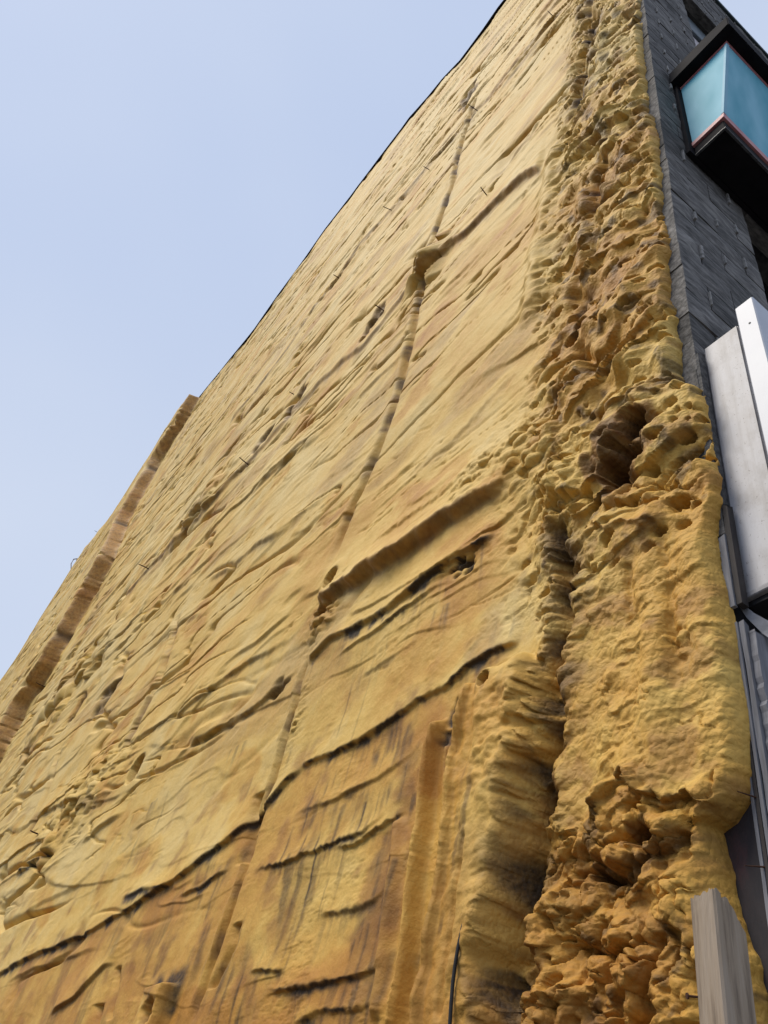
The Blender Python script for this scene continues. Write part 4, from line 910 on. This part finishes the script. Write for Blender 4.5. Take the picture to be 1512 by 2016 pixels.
def ragged_strip(name, x0, x1, y0, y1, z0, z1, mat, n=30, rag=0.006, side='y1', seed=0, top=0.0, parent=None, **kw):
    """upright board with one torn long edge and a broken top"""
    rg = random.Random(seed); bm = bmesh.new(); rings = []
    for i in range(n + 1):
        z = z0 + (z1 - z0) * i / n + CZ
        j = rg.uniform(-rag, rag) * (0.6 + 0.8 * rg.random())
        xa, xb, ya, yb = x0, x1, y0, y1
        if side == 'y1': yb += j
        elif side == 'x1': xb += j
        elif side == 'x0': xa += j
        zz = [z] * 4
        if i == n: zz = [z - rg.uniform(0, top) for _ in range(4)]
        rings.append([bm.verts.new(p) for p in ((xa, ya, zz[0]), (xb, ya, zz[1]), (xb, yb, zz[2]), (xa, yb, zz[3]))])
    for a, b in zip(rings[:-1], rings[1:]):
        for k in range(4): bm.faces.new((a[k], a[(k + 1) % 4], b[(k + 1) % 4], b[k]))
    bm.faces.new(rings[0][::-1]); bm.faces.new(rings[-1])
    return obj(name, bm_mesh(bm, name), mat, parent or bld, **kw)
SF = obj("shopfront", None, None, bld, label="derelict shopfront corner with split timber trim and navy panel")
ragged_strip("cement_edge", 0.002, 0.044, -0.010, 0.018, 1.60, 2.80, m_cement, 60, 0.008, 'y1', 1, 0.02, SF)
box("dark_backing", 0.012, 0.6, 0.012, 0.06, -1.6, 2.60, m_black, SF)
ragged_strip("rusted_strip", 0.001, 0.012, 0.012, 0.055, 1.05, 1.92, m_maroon, 40, 0.003, 'y1', 2, 0.03, SF)
ragged_strip("split_lath", -0.006, 0.006, -0.012, 0.009, 1.545, 1.83, m_oldwood, 26, 0.003, 'y1', 3, 0.02, SF)
ragged_strip("dark_lath", 0.001, 0.030, -0.030, -0.013, 1.55, 1.95, m_darkwood, 26, 0.002, 'y1', 4, 0.02, SF)
for i in range(3):
    ragged_strip("moulding_strip", -0.006 + 0.001 * i, 0.004, 0.0205 - 0.0105 * i - 0.0085, 0.0205 - 0.0105 * i, -1.5, 1.505 - 0.006 * i, m_oldwood if i != 1 else m_darkwood, 40, 0.0006, 'y1', 5 + i, 0.01, SF)
ragged_strip("corner_batten", 0.001, 0.020, -0.026, -0.012, -1.5, 1.50, m_oldwood, 40, 0.002, 'y1', 9, 0.02, SF)
ragged_strip("cracked_board", 0.012, 0.072, -0.046, -0.0275, 1.045, 1.475, m_oldwood, 26, 0.004, 'x0', 10, 0.03, SF, label="cracked grey board with a broken top")
ragged_strip("crumbled_board", 0.022, 0.060, -0.042, -0.0275, 0.80, 1.03, m_cement, 20, 0.010, 'x0', 11, 0.03, SF)
box("navy_panel", 0.074, 1.9, -0.020, -0.006, -1.5, 1.50, m_navy, SF, 0.003)
box("corner_board", 0.0, 0.010, 0.0225, 0.20, -1.6, 1.10, m_maroon, SF, 0.002)
box("plinth_panel", 0.03, 0.074, -0.016, -0.004, -1.5, 1.03, m_darkwood, SF)
# rusty nails in the trim
m_rusty = simple_mat("rusty_iron", (0.03, 0.012, 0.006), (0.09, 0.035, 0.014), 40, 0.85, bump=0.4)
for a, b in (((1489, 1570), (1452, 1558)), ((1506, 1707), (1466, 1704))):
    p, q = P3(*a, X=-0.004), P3(*b, X=-0.045)
    bm = bmesh.new(); add_tube(bm, [p, q], [0.0022, 0.0012], 7); add_tube(bm, [p + (p - q).normalized() * 0.001, p + (p - q).normalized() * 0.003], 0.0045, 8)
    obj("bent_nail", bm_mesh(bm, "bent_nail"), m_rusty, SF)

# ------------------------------------------------------------------ iron pins standing out of the wall
pins = [(940, 218, .20), (845, 334, .18), (771, 414, .18), (665, 546, .16), (958, 384, .17), (756, 612, .17), (590, 782, .20), (488, 914, .24), (375, 1030, .24),
        (293, 1120, .28), (75, 1642, .13), (1091, 34, .17), (88, 1352, .30), (192, 1048, .25)]
for i, (x, y, L_) in enumerate(pins):
    h = 0.16 if y < 1300 else 0.10
    p = on_foam(x, y); rg = random.Random(i)
    L_ *= rg.uniform(0.45, 0.8)
    q = p + Vector((-L_, rg.uniform(-.03, .03), rg.uniform(-.03, .02)))
    bm = bmesh.new(); add_tube(bm, [p + Vector((0.25, 0, 0)), p, p.lerp(q, .6) + Vector((0, 0, rg.uniform(-.004, .004))), q], [0.007 * (0.6 + 0.06 * min(p.y, 10))] * 3 + [0.005 * (0.6 + 0.06 * min(p.y, 10))], 7)
    obj("iron_pin", bm_mesh(bm, "iron_pin"), m_rusty, bld)

# ------------------------------------------------------------------ cable slipping out of the crack
pts = [on_foam(x, y, d) for x, y, d in ((917, 1780, -.01), (910, 1830, .001), (906, 1870, .008), (903, 1905, .012), (900, 1940, .014), (897, 1980, .014), (894, 2020, .013), (891, 2070, .012))]
lastp = pts[-1]; pts += [Vector((lastp.x - 0.005, lastp.y + 0.004, lastp.z - d)) for d in (0.25, 0.6, 1.0, 1.5)]
bm = bmesh.new(); add_tube(bm, pts, 0.0048, 10)
obj("cable", bm_mesh(bm, "cable", True), simple_mat("black_cable_sheath", (0.015, 0.014, 0.014), (0.03, 0.029, 0.03), 10, 0.6, spec=0.2), label="thin black cable hanging out of a crack in the foam", cat="cable")

# ------------------------------------------------------------------ split post in front of the foam's foot
m_post = simple_mat("grey_driftwood", (0.19, 0.145, 0.105), (0.39, 0.315, 0.24), 45, 0.95, stretch=(1, 1, 0.07), bump=1.0, bscale=110, c3=(0.34, 0.265, 0.19), spec=0.15, bdist=0.003)
XP = -0.235
pl0 = P3(1357, 1775, X=XP); pl1 = P3(1407, 1775, X=XP)
yb, ya = pl0.y, pl1.y; wdt = 0.088
post = obj("timber_post", None, label="split grey timber post standing in front of the foam wall", cat="post")
rg = random.Random(5); bm = bmesh.new(); nx, nz = 18, 30
splits = {23: 0.0026, 24: 0.0008}
zt0 = pl0.z
per = []
for i in range(nx + 1): per.append((XP, yb + (ya - yb) * i / nx))
for i in range(1, nx + 1): per.append((XP + wdt * i / nx, ya))
for i in range(1, nx + 1): per.append((XP + wdt, ya + (yb - ya) * i / nx))
for i in range(1, nx): per.append((XP + wdt * (1 - i / nx), yb))
tops = []
for i in range(len(per)):
    x, y = per[i]; fx = (x - XP) / wdt; fy = (yb - y) / (yb - ya)
    t = 0.004 + 0.012 * fy - 0.055 * max(0, fx - 0.35) / 0.65 + rg.uniform(-0.004, 0.003) - 5 * splits.get(i, 0) * rg.random()
    tops.append(zt0 + t)
rings = []
for j in range(nz + 1):
    f = j / nz; ring = []
    for i, (x, y) in enumerate(per):
        z = tops[i] * f ** 0.6 if False else tops[i] - (tops[i] - 0.0) * (1 - f) ** 2
        k = rg.uniform(-0.0003, 0.0003)
        dpt = splits.get(i, 0) * (0.35 + 0.65 * math.sin(0.9 * i + 0.22 * j) ** 2) * (0.5 + f)
        fx = (x - XP) / wdt; fy = (yb - y) / (yb - ya); corner = 0.004 if i in (0, nx, 2 * nx, 3 * nx) else 0.0
        ring.append(bm.verts.new((x + k + dpt * (1 if i <= nx else 0) + corner * (0.5 - fx), y + k * 0.7 + dpt * (1 if nx < i < 2 * nx else 0) + corner * (fy - 0.5), z)))
    rings.append(ring)
n_ = len(per)
for a, b in zip(rings[:-1], rings[1:]):
    for i in range(n_): bm.faces.new((a[i], a[(i + 1) % n_], b[(i + 1) % n_], b[i]))
cen = bm.verts.new((XP + wdt * 0.45, 0.5 * (ya + yb), zt0 - 0.035))
for i in range(n_): bm.faces.new((rings[-1][i], rings[-1][(i + 1) % n_], cen))
bm.faces.new(rings[0][::-1])
obj("timber", bm_mesh(bm, "timber"), m_post, post)
p = P3(1371, 1962, X=XP); bm = bmesh.new()
add_tube(bm, [p + Vector((0.004, -0.004, 0)), p + Vector((-0.012, 0.008, -0.002))], 0.0022, 8); add_tube(bm, [p + Vector((-0.012, 0.008, -0.002)), p + Vector((-0.0145, 0.0095, -0.0025))], 0.0052, 10)
obj("nail", bm_mesh(bm, "nail"), m_rusty, post)

# ------------------------------------------------------------------ loop of wire on the roof edge, bare tree beyond the wall's end
bm = bmesh.new()
wp = [P3(x, y, X=-0.12) for x, y in ((140, 1122), (140, 1110), (145, 1101), (152, 1100), (150, 1108), (143, 1118))]
add_tube(bm, wp, 0.022, 6)
obj("wire_loop", bm_mesh(bm, "wire_loop"), m_rusty, label="loop of loose wire on the far roof edge", cat="wire")

m_bark = simple_mat("grey_bark", (0.07, 0.06, 0.055), (0.15, 0.13, 0.12), 12, 0.9, bump=0.5)
d = _ray(-110, 1330); d = d / np.linalg.norm(d); tp = CAM + d * 52.0
tree = obj("bare_tree", None, label="leafless grey tree whose twigs show at the far left edge", cat="tree"); tree.location = (tp[0], tp[1], 0)
rg = random.Random(21); bm_t = bmesh.new(); bm_c = bmesh.new()
HT = float(tp[2]) + 2.6
add_tube(bm_t, [(0, 0, 0), (0.1, 0.05, HT * .2), (0, 0.15, HT * .42), (0.12, 0.1, HT * .6)], [0.34, 0.27, 0.2, 0.12], 10)
def grow(p, dr, L_, r, depth):
    q = p + dr * L_ * 0.5 + Vector((rg.uniform(-.06, .06), rg.uniform(-.06, .06), rg.uniform(-.02, .08))) * L_
    e = q + (dr + Vector((rg.uniform(-.25, .25), rg.uniform(-.25, .25), rg.uniform(0, .25)))).normalized() * L_ * 0.5
    add_tube(bm_c, [p, q, e], [r, r * .75, r * .5], 5 if depth > 2 else 3, False)
    if depth == 0: return
    for _ in range(3 if depth > 1 else 4):
        t = rg.uniform(0.35, 1.0); b0 = p.lerp(q, t * 2) if t < .5 else q.lerp(e, t * 2 - 1)
        nd = (dr + Vector((rg.uniform(-.9, .9), rg.uniform(-.9, .9), rg.uniform(-.2, .7)))).normalized()
        grow(b0, nd, L_ * rg.uniform(.5, .72), max(r * .5, 0.008), depth - 1)
for i in range(9):
    a = i * 2.4; z = HT * (0.32 + 0.03 * i)
    grow(Vector((0.05, 0.1, z)), Vector((math.cos(a) * .75, math.sin(a) * .75, .75)).normalized(), HT * .24, 0.09, 4)
obj("trunk", bm_mesh(bm_t, "trunk", True), m_bark, tree); obj("crown", bm_mesh(bm_c, "crown"), m_bark, tree)
print("blocks", nb, "foam verts", len(verts))
